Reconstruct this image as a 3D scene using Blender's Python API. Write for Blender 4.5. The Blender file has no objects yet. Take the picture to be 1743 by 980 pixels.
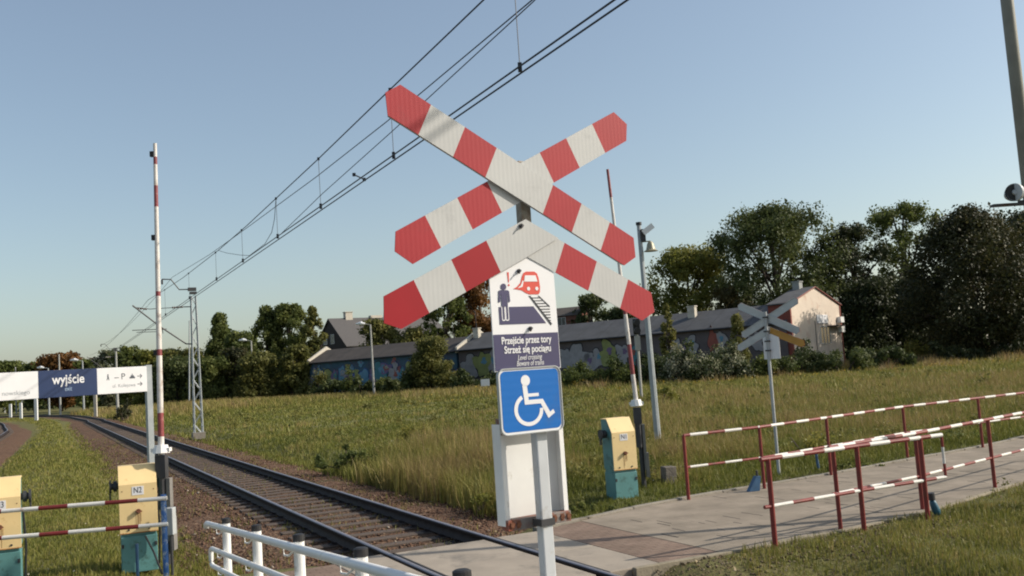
import bpy, math, random
import numpy as np
from math import sin, cos, tan, atan, atan2, radians, pi, sqrt
from mathutils import Vector, Matrix
random.seed(7)
rng = np.random.default_rng(11)
S = bpy.context.scene
COL = S.collection

# ------------------------------------------------------------------ camera
EYE = 2.3
FPX, YC, ROLL = 1650.0, 629.0, radians(3.8)       # focal length in photo pixels, horizon row, tilt of the hand-held camera
PITCH = atan((YC - 490) * cos(ROLL) / FPX)
R0 = np.array([1.0, 0, 0]); U0 = np.array([0, -sin(PITCH), cos(PITCH)]); FW = np.array([0, cos(PITCH), sin(PITCH)])
RV = cos(ROLL) * R0 - sin(ROLL) * U0; UV = sin(ROLL) * R0 + cos(ROLL) * U0
cd = bpy.data.cameras.new('camera'); cam = bpy.data.objects.new('camera', cd); COL.objects.link(cam)
M = Matrix(((RV[0], UV[0], -FW[0]), (RV[1], UV[1], -FW[1]), (RV[2], UV[2], -FW[2]))).to_4x4()
M.translation = (0, 0, EYE)
cam.matrix_world = M
cd.sensor_width = 36; cd.lens = 36 * FPX / 1743.0; cd.clip_start = 0.05; cd.clip_end = 6000
S.camera = cam

# ------------------------------------------------------------------ sky, sun, exposure
SUN_AZ = radians(86.5)        # from +Y towards +X: the sun stands to the right of the view
SUN_EL = radians(32)
w = bpy.data.worlds.new('World'); S.world = w; w.use_nodes = True
nt = w.node_tree; nt.nodes.clear()
sky = nt.nodes.new('ShaderNodeTexSky'); sky.sky_type = 'NISHITA'; sky.sun_disc = False
sky.sun_elevation = SUN_EL; sky.sun_rotation = SUN_AZ; sky.air_density = 1.0; sky.dust_density = 2.0; sky.ozone_density = 0.0; sky.altitude = 100
bg = nt.nodes.new('ShaderNodeBackground'); bg.inputs['Strength'].default_value = 0.101
wo = nt.nodes.new('ShaderNodeOutputWorld')
veil = nt.nodes.new('ShaderNodeBackground'); veil.inputs['Color'].default_value = (0.95, 1.0, 1.30, 1); veil.inputs['Strength'].default_value = 0.062   # thin high haze whitening the whole sky
addn = nt.nodes.new('ShaderNodeAddShader')
tint = nt.nodes.new('ShaderNodeMix'); tint.data_type = 'RGBA'; tint.blend_type = 'MULTIPLY'; tint.inputs[0].default_value = 1.0; tint.inputs[7].default_value = (0.92, 0.965, 0.92, 1)
nt.links.new(sky.outputs[0], tint.inputs[6]); nt.links.new(tint.outputs[2], bg.inputs[0]); nt.links.new(bg.outputs[0], addn.inputs[0]); nt.links.new(veil.outputs[0], addn.inputs[1]); nt.links.new(addn.outputs[0], wo.inputs[0])
sd = bpy.data.lights.new('sun', 'SUN'); sd.energy = 4.1; sd.angle = radians(0.55); sd.color = (1.0, 0.91, 0.78)
so = bpy.data.objects.new('sun', sd); COL.objects.link(so)
sdir = Vector((sin(SUN_AZ) * cos(SUN_EL), cos(SUN_AZ) * cos(SUN_EL), sin(SUN_EL)))
so.rotation_euler = sdir.to_track_quat('Z', 'Y').to_euler(); so.location = (30, 0, 30)
S.view_settings.view_transform = 'Standard'; S.view_settings.look = 'None'
S.view_settings.exposure = 0.4; S.view_settings.gamma = 1.0; S.view_settings.use_curve_mapping = False
S.render.engine = 'CYCLES'
S.cycles.max_bounces = 6; S.cycles.transparent_max_bounces = 8
try: S.cycles.filter_width = 2.0
except Exception: pass

# ------------------------------------------------------------------ measuring helpers
def ground(px, py, z=0.0):
    d = FW + (px - 871.5) / FPX * RV - (py - 490) / FPX * UV
    t = (z - EYE) / d[2]
    return np.array([0, 0, EYE]) + t * d
def proj(X):
    d = np.array(X, float) - [0, 0, EYE]; ww = d @ FW
    return 871.5 + FPX * (d @ RV) / ww, 490 - FPX * (d @ UV) / ww
def bx(px, D, z=0.0):
    """x of the point at depth D and height z seen in photo column px"""
    a = proj((0, D, z))[0]; b = proj((10, D, z))[0]
    return 10 * (px - a) / (b - a)
def zat(px, py, D):
    d = FW + (px - 871.5) / FPX * RV - (py - 490) / FPX * UV
    return EYE + d[2] * D / d[1]
# track frame: c0 on the centre line, TD along, TP across (to the right)
C0 = np.array([-1.23, 13.43]); TP = np.array([0.898, 0.44]); TP = TP / np.linalg.norm(TP); TD = np.array([-TP[1], TP[0]])
def ts(d, s): return C0 + TP * d + TD * s
TANG = atan2(TP[1], TP[0])

# ------------------------------------------------------------------ materials
MATS = {}
def nodes(m):
    m.use_nodes = True
    return m.node_tree.nodes, m.node_tree.links
def pmat(name, col, rough=0.6, metal=0.0, var=0.12, scale=6.0, bump=0.0, bscale=40.0, dirt=None, dirt_amt=0.0, dscale=3.0, spec=0.5, coords='Object'):
    if name in MATS: return MATS[name]
    m = bpy.data.materials.new(name); n, l = nodes(m)
    b = n['Principled BSDF']; b.inputs['Roughness'].default_value = rough; b.inputs['Metallic'].default_value = metal
    b.inputs['Specular IOR Level'].default_value = spec
    tc = n.new('ShaderNodeTexCoord')
    no = n.new('ShaderNodeTexNoise'); no.inputs['Scale'].default_value = scale; no.inputs['Detail'].default_value = 6
    l.new(tc.outputs[coords], no.inputs['Vector'])
    r = n.new('ShaderNodeValToRGB'); e = r.color_ramp.elements
    e[0].position = 0.3; e[1].position = 0.7
    e[0].color = (*[c * (1 - var) for c in col], 1); e[1].color = (*[min(1, c * (1 + var)) for c in col], 1)
    l.new(no.outputs['Fac'], r.inputs[0]); out = r.outputs[0]
    if dirt:
        n2 = n.new('ShaderNodeTexNoise'); n2.inputs['Scale'].default_value = dscale; n2.inputs['Detail'].default_value = 10; n2.inputs['Roughness'].default_value = 0.7
        l.new(tc.outputs[coords], n2.inputs['Vector'])
        r2 = n.new('ShaderNodeValToRGB'); r2.color_ramp.elements[0].position = 1 - dirt_amt - 0.12 if dirt_amt < 0.5 else 0.38
        r2.color_ramp.elements[1].position = min(1, r2.color_ramp.elements[0].position + 0.14)
        l.new(n2.outputs['Fac'], r2.inputs[0])
        mx = n.new('ShaderNodeMix'); mx.data_type = 'RGBA'
        l.new(r2.outputs[0], mx.inputs[0]); l.new(out, mx.inputs[6]); mx.inputs[7].default_value = (*dirt, 1)
        out = mx.outputs[2]
    l.new(out, b.inputs['Base Color'])
    if bump:
        n3 = n.new('ShaderNodeTexNoise'); n3.inputs['Scale'].default_value = bscale; n3.inputs['Detail'].default_value = 8
        l.new(tc.outputs[coords], n3.inputs['Vector'])
        bp = n.new('ShaderNodeBump'); bp.inputs['Strength'].default_value = bump; bp.inputs['Distance'].default_value = 0.02
        l.new(n3.outputs['Fac'], bp.inputs['Height']); l.new(bp.outputs[0], b.inputs['Normal'])
    MATS[name] = m; return m

def sign_face(name, col, axis_deg, ribs=95.0):
    """retroreflective sheeting on a ribbed plate: fine ribs across the board"""
    m = pmat(name, col, rough=0.55, spec=0.25, var=0.05, scale=5, dirt=tuple(c * 0.75 + 0.02 for c in col), dirt_amt=0.3, dscale=4)
    n, l = nodes(m); b = n['Principled BSDF']
    tc = n.new('ShaderNodeTexCoord'); mp = n.new('ShaderNodeMapping'); mp.inputs['Rotation'].default_value = (0, radians(axis_deg), 0)
    wv = n.new('ShaderNodeTexWave'); wv.wave_type = 'BANDS'; wv.bands_direction = 'X'; wv.inputs['Scale'].default_value = ribs / 6.0; wv.inputs['Distortion'].default_value = 0.6; wv.inputs['Detail'].default_value = 1
    l.new(tc.outputs['Object'], mp.inputs[0]); l.new(mp.outputs[0], wv.inputs['Vector'])
    no = n.new('ShaderNodeTexNoise'); no.inputs['Scale'].default_value = 7
    l.new(tc.outputs['Object'], no.inputs['Vector'])
    ad = n.new('ShaderNodeMath'); ad.operation = 'MULTIPLY_ADD'; ad.inputs[1].default_value = 0.35; 
    l.new(wv.outputs['Fac'], ad.inputs[0]); l.new(no.outputs['Fac'], ad.inputs[2])
    bp = n.new('ShaderNodeBump'); bp.inputs['Strength'].default_value = 0.16; bp.inputs['Distance'].default_value = 0.003
    l.new(ad.outputs[0], bp.inputs['Height']); l.new(bp.outputs[0], b.inputs['Normal'])
    return m

def leaf_mat(name, stops, rough=0.6, trans=0.35, attr='tint'):
    if name in MATS: return MATS[name]
    m = bpy.data.materials.new(name); n, l = nodes(m); b = n['Principled BSDF']
    at = n.new('ShaderNodeAttribute'); at.attribute_name = attr
    r = n.new('ShaderNodeValToRGB'); els = r.color_ramp.elements
    els[0].position = stops[0][0]; els[0].color = (*stops[0][1], 1); els[1].position = stops[-1][0]; els[1].color = (*stops[-1][1], 1)
    for p, c in stops[1:-1]:
        e = els.new(p); e.color = (*c, 1)
    l.new(at.outputs['Fac'], r.inputs[0]); l.new(r.outputs[0], b.inputs['Base Color'])
    b.inputs['Roughness'].default_value = rough; b.inputs['Specular IOR Level'].default_value = 0.25
    tr = n.new('ShaderNodeBsdfTranslucent'); l.new(r.outputs[0], tr.inputs[0])
    mx = n.new('ShaderNodeMixShader'); mx.inputs[0].default_value = trans
    o = n['Material Output']; l.new(b.outputs[0], mx.inputs[1]); l.new(tr.outputs[0], mx.inputs[2]); l.new(mx.outputs[0], o.inputs[0])
    MATS[name] = m; return m

RED = (0.50, 0.035, 0.045); WHITE = (0.72, 0.70, 0.66)
m_white = pmat('white_paint', (0.72, 0.72, 0.71), 0.4, var=0.06, dirt=(0.42, 0.39, 0.33), dirt_amt=0.28, dscale=6)
m_rail_white = pmat('railing_white', (0.68, 0.66, 0.62), 0.45, var=0.08, dirt=(0.40, 0.30, 0.24), dirt_amt=0.30, dscale=9)
m_rail_red = pmat('railing_red', (0.19, 0.022, 0.020), 0.45, var=0.2, dirt=(0.13, 0.03, 0.02), dirt_amt=0.34, dscale=7)
m_red = pmat('red_paint', (0.36, 0.035, 0.04), 0.45, var=0.12, dirt=(0.2, 0.03, 0.03), dirt_amt=0.3, dscale=6)
m_black = pmat('black_rubber', (0.015, 0.015, 0.017), 0.6)
m_dark = pmat('dark_steel', (0.05, 0.05, 0.055), 0.55, metal=0.3, var=0.2, dirt=(0.10, 0.05, 0.03), dirt_amt=0.3)
m_galv = pmat('galvanised_steel', (0.33, 0.36, 0.38), 0.5, metal=0.35, var=0.12, dirt=(0.2, 0.2, 0.19), dirt_amt=0.3)
m_grey = pmat('grey_paint', (0.36, 0.38, 0.39), 0.5, var=0.1)
m_signback = pmat('aluminium_back', (0.40, 0.42, 0.43), 0.45, metal=0.3, var=0.1)
m_rust = pmat('rust', (0.16, 0.06, 0.03), 0.85, var=0.45, scale=25, bump=0.3)
m_rustgrey = pmat('rusted_grey_steel', (0.16, 0.14, 0.13), 0.7, var=0.3, scale=15, dirt=(0.20, 0.05, 0.025), dirt_amt=0.44, dscale=14)
m_yellow = pmat('faded_yellow_paint', (0.74, 0.56, 0.28), 0.55, var=0.06, scale=4, dirt=(0.52, 0.32, 0.12), dirt_amt=0.27, dscale=8)
m_teal = pmat('teal_paint', (0.10, 0.25, 0.25), 0.5, var=0.12, scale=4, dirt=(0.05, 0.11, 0.10), dirt_amt=0.34, dscale=6)
m_tealin = m_teal
m_blue = pmat('blue_paint', (0.03, 0.12, 0.36), 0.45, var=0.2, dirt=(0.45, 0.5, 0.5), dirt_amt=0.38, dscale=9)
m_blue2 = pmat('dull_blue_paint', (0.035, 0.10, 0.20), 0.5, var=0.2)
m_navy = pmat('navy_print', (0.042, 0.038, 0.105), 0.45, var=0.05)
m_navyboard = pmat('navy_board', (0.014, 0.032, 0.10), 0.4, var=0.05)
m_printred = pmat('orange_red_print', (0.58, 0.06, 0.04), 0.45, var=0.05)
m_signwhite = pmat('sign_white', (0.72, 0.72, 0.74), 0.4, var=0.03, dirt=(0.6, 0.6, 0.6), dirt_amt=0.25)
m_signblue = pmat('sign_blue', (0.012, 0.17, 0.53), 0.35, var=0.05)
m_printblack = pmat('black_print', (0.03, 0.035, 0.045), 0.5)
m_printgrey = pmat('grey_print', (0.28, 0.30, 0.32), 0.5)
m_conc = pmat('concrete', (0.30, 0.28, 0.25), 0.9, var=0.15, scale=3, bump=0.4, bscale=30, dirt=(0.19, 0.17, 0.14), dirt_amt=0.36, dscale=2)
m_pole_conc = pmat('pole_concrete', (0.34, 0.34, 0.32), 0.85, var=0.12, scale=2)
m_wire = pmat('wire_copper_oxide', (0.03, 0.033, 0.04), 0.5, metal=0.5)
m_insul = pmat('brown_insulator', (0.05, 0.025, 0.02), 0.25)
m_bark = pmat('bark', (0.075, 0.055, 0.04), 0.9, var=0.3, scale=2, bump=0.5, bscale=8)
m_lampwhite = pmat('lamp_housing', (0.75, 0.76, 0.76), 0.3, var=0.03)

# ------------------------------------------------------------------ mesh builder
class MB:
    def __init__(s): s.v = []; s.f = []; s.m = []
    def add(s, vs, fs, mi=0):
        o = len(s.v); s.v += [tuple(map(float, p)) for p in vs]; s.f += [tuple(i + o for i in f) for f in fs]; s.m += [mi] * len(fs); return s
    def box(s, c, size, rz=0.0, mi=0, ry=0.0, rx=0.0):
        h = [k / 2 for k in size]; R = Matrix.Rotation(rz, 3, 'Z') @ Matrix.Rotation(ry, 3, 'Y') @ Matrix.Rotation(rx, 3, 'X')
        vs = [Vector(c) + R @ Vector((a * h[0], b * h[1], d * h[2])) for a in (-1, 1) for b in (-1, 1) for d in (-1, 1)]
        return s.add(vs, [(0, 1, 3, 2), (4, 6, 7, 5), (0, 4, 5, 1), (2, 3, 7, 6), (0, 2, 6, 4), (1, 5, 7, 3)], mi)
    def tube(s, pts, r, n=8, mi=0, cap=True, square=False):
        pts = [Vector(p) for p in pts]; rs = r if isinstance(r, (list, tuple)) else [r] * len(pts)
        o = len(s.v); up = Vector((0, 0, 1)); rings = []
        for i, p in enumerate(pts):
            t = (pts[min(i + 1, len(pts) - 1)] - pts[max(i - 1, 0)]).normalized()
            ref = up if abs(t.z) < 0.9 else Vector((0, 1, 0))
            a = t.cross(ref).normalized(); b = a.cross(t).normalized()
            off = pi / n if square else 0
            for k in range(n):
                an = 2 * pi * k / n + off; s.v.append(tuple(p + a * cos(an) * rs[i] + b * sin(an) * rs[i]))
        for i in range(len(pts) - 1):
            for k in range(n):
                k2 = (k + 1) % n; s.f.append((o + i * n + k, o + i * n + k2, o + (i + 1) * n + k2, o + (i + 1) * n + k)); s.m.append(mi)
        if cap:
            s.f.append(tuple(o + k for k in reversed(range(n)))); s.m.append(mi)
            s.f.append(tuple(o + (len(pts) - 1) * n + k for k in range(n))); s.m.append(mi)
        return s
    def plate(s, poly, y0, y1, mi=0):
        """polygon in the x/z plane (counter-clockwise seen from -y), front at y0, back at y1"""
        n = len(poly); vs = [(p[0], y0, p[1]) for p in poly] + [(p[0], y1, p[1]) for p in poly]
        fs = [tuple(range(n)), tuple(range(2 * n - 1, n - 1, -1))] + [(i, i + n, (i + 1) % n + n, (i + 1) % n) for i in range(n)]
        return s.add(vs, fs, mi)
    def ringplate(s, outer, inner, y0, y1, mi=0):
        n = len(outer); vs = [(p[0], y0, p[1]) for p in outer] + [(p[0], y0, p[1]) for p in inner] + [(p[0], y1, p[1]) for p in outer] + [(p[0], y1, p[1]) for p in inner]
        fs = []
        for i in range(n):
            j = (i + 1) % n
            fs += [(i, j, n + j, n + i), (2 * n + i, 3 * n + i, 3 * n + j, 2 * n + j), (i, 2 * n + i, 2 * n + j, j), (n + i, n + j, 3 * n + j, 3 * n + i)]
        return s.add(vs, fs, mi)
    def build(s, name, mats, parent=None, label=None, smooth=False, bevel=0.0):
        me = bpy.data.meshes.new(name); me.from_pydata(s.v, [], s.f)
        for m in (mats if isinstance(mats, (list, tuple)) else [mats]): me.materials.append(m)
        me.polygons.foreach_set('material_index', s.m); 
        if smooth: me.polygons.foreach_set('use_smooth', [True] * len(s.f))
        me.update()
        o = bpy.data.objects.new(name, me); COL.objects.link(o)
        if parent is not None: o.parent = parent
        if label: o['label'] = label
        if bevel:
            bm = o.modifiers.new('bevel', 'BEVEL'); bm.width = bevel; bm.segments = 2; bm.limit_method = 'ANGLE'; bm.angle_limit = radians(40)
        return o
def thing(name, label, cat, loc=(0, 0, 0), rz=0.0, group=None):
    o = bpy.data.objects.new(name, None); COL.objects.link(o); o.location = tuple(map(float, loc)); o.rotation_euler = (0, 0, rz); o.empty_display_size = 0.2
    o['label'] = label; o['category'] = cat
    if group: o['group'] = group
    return o
def tag(o, label, cat, group=None, kind=None):
    o['label'] = label; o['category'] = cat
    if group: o['group'] = group
    if kind: o['kind'] = kind
    return o
def struct(o, label=None): 
    o['kind'] = 'structure'
    if label: o['label'] = label
    return o
def copy_tree(o, parent=None, loc=None, rz=None, label=None):
    c = o.copy(); COL.objects.link(c); c.parent = parent
    if loc is not None: c.location = tuple(map(float, loc))
    if rz is not None: c.rotation_euler = (0, 0, rz)
    if label: c['label'] = label
    for ch in [x for x in list(bpy.data.objects) if x.parent == o]: copy_tree(ch, c)
    return c
def arr_mesh(name, V, F, mats, parent=None, attrs=None, smooth=False):
    """V (n,3), F (m,k) same-size faces; fast mesh from arrays"""
    me = bpy.data.meshes.new(name); n, k = F.shape
    me.vertices.add(len(V)); me.vertices.foreach_set('co', V.astype(np.float32).ravel())
    me.loops.add(n * k); me.loops.foreach_set('vertex_index', F.astype(np.int32).ravel())
    me.polygons.add(n); me.polygons.foreach_set('loop_start', np.arange(0, n * k, k, dtype=np.int32))
    try: me.polygons.foreach_set('loop_total', np.full(n, k, dtype=np.int32))
    except Exception: pass
    for m in (mats if isinstance(mats, (list, tuple)) else [mats]): me.materials.append(m)
    if attrs:
        for an, a in attrs.items():
            at = me.attributes.new(an, 'FLOAT', 'POINT'); at.data.foreach_set('value', a.astype(np.float32))
    me.update(calc_edges=True); me.validate()
    if smooth: me.polygons.foreach_set('use_smooth', np.ones(n, dtype=bool))
    o = bpy.data.objects.new(name, me); COL.objects.link(o)
    if parent is not None: o.parent = parent
    return o
def _glyphs(s, size, bold, shear, align='LEFT'):
    cu = bpy.data.curves.new('t', 'FONT'); cu.body = s; cu.size = size; cu.align_x = align; cu.align_y = 'BOTTOM_BASELINE'; cu.offset = bold; cu.shear = shear; cu.extrude = 0.0005
    to = bpy.data.objects.new('t', cu); COL.objects.link(to)
    dg = bpy.context.evaluated_depsgraph_get(); me = bpy.data.meshes.new_from_object(to.evaluated_get(dg))
    bpy.data.objects.remove(to); bpy.data.curves.remove(cu)
    co = np.zeros(len(me.vertices) * 3); me.vertices.foreach_get('co', co)
    return me, co.reshape(-1, 3)
PL = {'ś': ('s', 'acute'), 'ż': ('z', 'dot'), 'ę': ('e', 'tail'), 'ą': ('a', 'tail')}
def text(s, size, x, z, y, mat, parent, align='CENTER', name='lettering', bold=0.0, shear=0.0, width=None, lift=0.0012):
    """a line of lettering standing on a board; Polish marks are drawn as strokes over or under the plain letters"""
    base = ''.join(PL.get(c, (c,))[0] for c in s)
    me, co = _glyphs(base, size, bold, shear)
    polys = [tuple(p.vertices) for p in me.polygons]; V = [tuple(c) for c in co]; Fc = list(polys); bpy.data.meshes.remove(me)
    for i, c in enumerate(s):
        if c not in PL: continue
        m1, c1 = _glyphs(base[:i + 1], size, bold, shear); m2, c2 = _glyphs(base[i], size, bold, shear); bpy.data.meshes.remove(m1); bpy.data.meshes.remove(m2)
        xr_ = c1[:, 0].max(); wl = c2[:, 0].max() - c2[:, 0].min(); cx = xr_ - wl / 2; top = c2[:, 1].max(); st = size * .045 + bold
        k = PL[c][1]
        if k == 'acute': P = [(cx - st * .8, top + size * .05), (cx + st * .5, top + size * .05), (cx + st * 2.8, top + size * .20), (cx + st * .5, top + size * .20)]
        elif k == 'dot': P = [(cx - st, top + size * .07), (cx + st, top + size * .07), (cx + st, top + size * .07 + st * 2), (cx - st, top + size * .07 + st * 2)]
        else: xx = xr_ - wl * .28; P = [(xx, size * .01), (xx + st * 1.4, size * .01), (xx + st * .3, -size * .09), (xx + st * 2.4, -size * .12), (xx + st * 2.2, -size * .17), (xx - st * .6, -size * .15), (xx - st * 1.2, -size * .09)]
        n_ = len(P); o_ = len(V)
        V += [(p[0], p[1], .0005) for p in P] + [(p[0], p[1], -.0005) for p in P]
        Fc += [tuple(o_ + q for q in range(n_)), tuple(o_ + n_ + q for q in reversed(range(n_)))]
    A = np.array(V); x0, x1 = A[:, 0].min(), A[:, 0].max(); k = (width / (x1 - x0)) if width else 1.0
    A[:, 0] = (A[:, 0] - (x0 + x1) / 2) * k; xh = size * .26
    out = np.stack([A[:, 0] + x, np.full(len(A), y - lift) - A[:, 2], A[:, 1] - xh + z], 1)
    m = bpy.data.meshes.new(name); m.from_pydata([tuple(v) for v in out], [], Fc); m.materials.append(mat); m.update()
    o = bpy.data.objects.new(name, m); COL.objects.link(o); o.parent = parent
    return o
def disc(cx, cz, r, n=20, a0=0, a1=2 * pi):
    return [(cx + r * cos(a0 + (a1 - a0) * k / n), cz + r * sin(a0 + (a1 - a0) * k / n)) for k in range(n)]
def rrect(x0, z0, x1, z1, r, n=5):
    P = []
    for cx, cz, a in ((x1 - r, z0 + r, -pi / 2), (x1 - r, z1 - r, 0), (x0 + r, z1 - r, pi / 2), (x0 + r, z0 + r, pi)):
        P += [(cx + r * cos(a + pi / 2 * k / n), cz + r * sin(a + pi / 2 * k / n)) for k in range(n + 1)]
    return P

# value noise from sines
_k = rng.normal(size=(14, 2)); _k /= np.linalg.norm(_k, axis=1)[:, None]; _p = rng.uniform(0, 6.28, 14)
def wav(x, y, sc):
    r = np.zeros_like(np.asarray(x, float))
    for i in range(14):
        f = (0.5 + i * 0.13) / sc * 6.28; r = r + np.sin((_k[i, 0] * x + _k[i, 1] * y) * f + _p[i] + 1.3 * np.sin((_k[(i + 3) % 14, 0] * x + _k[(i + 3) % 14, 1] * y) * f * 0.6))
    return r / 14 * 2.2

# ================================================================== SETTING
# ---- track centre lines
def smooth_line(pts, step=1.0):
    pts = [np.array(p, float) for p in pts]; out = []
    P = [2 * pts[0] - pts[1]] + pts + [2 * pts[-1] - pts[-2]]
    for i in range(1, len(P) - 2):
        n = max(2, int(np.linalg.norm(P[i + 1] - P[i]) / step))
        for k in range(n):
            t = k / n; a, b, c, d = P[i - 1:i + 3]
            out.append(0.5 * ((2 * b) + (-a + c) * t + (2 * a - 5 * b + 4 * c - d) * t * t + (-a + 3 * b - 3 * c + d) * t ** 3))
    out.append(pts[-1]); return np.array(out)
main_pts = [ts(0, s) for s in (-30, -15, 0, 15, 30, 45, 60, 75, 90, 104)] + [(-66, 141), (-90, 172), (-122, 203), (-165, 232), (-215, 255)]
TRK = smooth_line(main_pts, 1.0)
sec_pts = [ts(-9.5, -30), ts(-9.5, 0), ts(-9.3, 30), ts(-8.6, 60), ts(-8.3, 75), ts(-8.6, 90)] + [(-70, 128), (-94, 156), (-130, 190), (-175, 218)]
TRK2 = smooth_line(sec_pts, 1.0)
def dist_line(x, y, L):
    """nearest distance and signed side of points to polyline L (vectorised, coarse)"""
    x = np.asarray(x, float); y = np.asarray(y, float); sh = x.shape; x = x.ravel(); y = y.ravel()
    best = np.full(x.shape, 1e9); side = np.zeros(x.shape)
    A = L[:-1:1]; B = L[1::1]
    st = max(1, len(A) // 400)
    A = L[:-st:st]; B = L[st::st]; n = min(len(A), len(B)); A = A[:n]; B = B[:n]
    for a, b in zip(A, B):
        s = b - a; q = s @ s; t = np.clip(((x - a[0]) * s[0] + (y - a[1]) * s[1]) / q, 0, 1)
        dx = x - a[0] - t * s[0]; dy = y - a[1] - t * s[1]; d = np.hypot(dx, dy)
        m = d < best; best[m] = d[m]; side[m] = (s[0] * dy - s[1] * dx)[m]
    sg = np.where(side > 0, -1, 1)
    return (best * sg).reshape(sh)
# ---- path edges in track coordinates (d across, s along)
P_FAR = [(0.8, 0.12), (1.6, 0.0), (3.5, 0.55), (5.0, 0.82), (8.0, 1.10), (13.0, 1.85), (20.0, 3.5), (40, 9.5), (60, 16)]
P_NEAR = [(0.8, -3.1), (1.6, -3.1), (4.0, -3.05), (6.2, -2.78), (8.4, -2.15), (13.0, -1.15), (20.0, 0.5), (40, 6.5), (60, 13)]
def interp(P, d): return np.interp(d, [p[0] for p in P], [p[1] for p in P])
def dscoord(x, y):
    x = np.asarray(x, float) - C0[0]; y = np.asarray(y, float) - C0[1]
    return x * TP[0] + y * TP[1], x * TD[0] + y * TD[1]
def path_dist(x, y):
    """>0 outside the paving, <0 inside"""
    d, s = dscoord(x, y)
    r = np.maximum(s - interp(P_FAR, d), interp(P_NEAR, d) - s)
    r = np.where(d < 0.8, np.maximum(s - (-0.35 + 0 * d), -3.6 - s), r)
    return r
GZ = -0.05
def gh(x, y):
    x = np.asarray(x, float); y = np.asarray(y, float)
    d1 = np.abs(dist_line(x, y, TRK)); d2 = np.abs(dist_line(x, y, TRK2))
    pd = path_dist(x, y)
    base = GZ + 0.05 * wav(x, y, 14) * np.clip((y - 20) / 20, 0, 1) + 0.012 * wav(x, y, 2.5)
    # low bank of rough ground beyond the track on the left
    base = base + 0.5 * np.exp(-((x + 38) / 12) ** 2 - ((y - 112) / 14) ** 2)
    low = np.minimum(d1, d2); t = np.clip((low - 2.7) / 1.4, 0, 1); t = t * t * (3 - 2 * t)
    z = base * t + (-0.36) * (1 - t)
    dd, ss = dscoord(x, y)
    inp = np.clip((0.9 - pd) / 0.9, 0, 1)
    edge = -0.045
    z = z * (1 - inp) + np.where(np.abs(dd) < 1.3, -0.36, edge) * inp
    up = np.clip((1.5 - pd) / 1.0, 0, 1) * np.clip((np.abs(dd) - 1.1) / .7, 0, 1); z = z * (1 - up) + (-.03) * up
    z = np.where(pd < -0.25, -0.36, z)
    return z
def axis(lo, hi, near, step, g=1.12):
    a = [near]; st = step
    while a[-1] < hi:
        a.append(a[-1] + st)
        if a[-1] > 45 : st *= g
    b = [near]; st = step
    while b[-1] > lo:
        b.append(b[-1] - st)
        if b[-1] < -35: st *= g
    return np.array(sorted(set(b[1:] + a)))
AX = axis(-2500, 2500, 0.0, 0.4, 1.1)
AY = axis(-300, 3500, 0.0, 0.4, 1.045)
GX, GY = np.meshgrid(AX, AY)
GZZ = np.full(GX.shape, GZ)
nearm = (np.abs(GX) < 260) & (GY > -40) & (GY < 300)
GZZ[nearm] = gh(GX[nearm], GY[nearm])
V = np.stack([GX.ravel(), GY.ravel(), GZZ.ravel()], 1)
ny, nx = GX.shape; I = np.arange(ny * nx).reshape(ny, nx)
F = np.stack([I[:-1, :-1].ravel(), I[:-1, 1:].ravel(), I[1:, 1:].ravel(), I[1:, :-1].ravel()], 1)
mg = bpy.data.materials.new('soil_and_thatch'); n, l = nodes(mg); b = n['Principled BSDF']; b.inputs['Roughness'].default_value = 0.95; b.inputs['Specular IOR Level'].default_value = 0.1
tc = n.new('ShaderNodeTexCoord'); n1 = n.new('ShaderNodeTexNoise'); n1.inputs['Scale'].default_value = 0.35; n1.inputs['Detail'].default_value = 8
n2 = n.new('ShaderNodeTexNoise'); n2.inputs['Scale'].default_value = 9; n2.inputs['Detail'].default_value = 8; n2.inputs['Roughness'].default_value = 0.7
l.new(tc.outputs['Object'], n1.inputs[0]); l.new(tc.outputs['Object'], n2.inputs[0])
r1 = n.new('ShaderNodeValToRGB'); e = r1.color_ramp.elements; e[0].position = .35; e[0].color = (.13, .12, .05, 1); e[1].position = .65; e[1].color = (.095, .11, .034, 1)
r2 = n.new('ShaderNodeValToRGB'); e = r2.color_ramp.elements; e[0].position = .35; e[0].color = (.14, .105, .065, 1); e[1].position = .6; e[1].color = (.15, .15, .055, 1)
l.new(n1.outputs['Fac'], r1.inputs[0]); l.new(n2.outputs['Fac'], r2.inputs[0])
mx = n.new('ShaderNodeMix'); mx.data_type = 'RGBA'; mx.inputs[0].default_value = 0.5; l.new(r1.outputs[0], mx.inputs[6]); l.new(r2.outputs[0], mx.inputs[7]); l.new(mx.outputs[2], b.inputs['Base Color'])
bp = n.new('ShaderNodeBump'); bp.inputs['Distance'].default_value = 0.05; bp.inputs['Strength'].default_value = .8; l.new(n2.outputs['Fac'], bp.inputs['Height']); l.new(bp.outputs[0], b.inputs['Normal'])
struct(arr_mesh('ground', V, F, mg, smooth=True))

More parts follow.
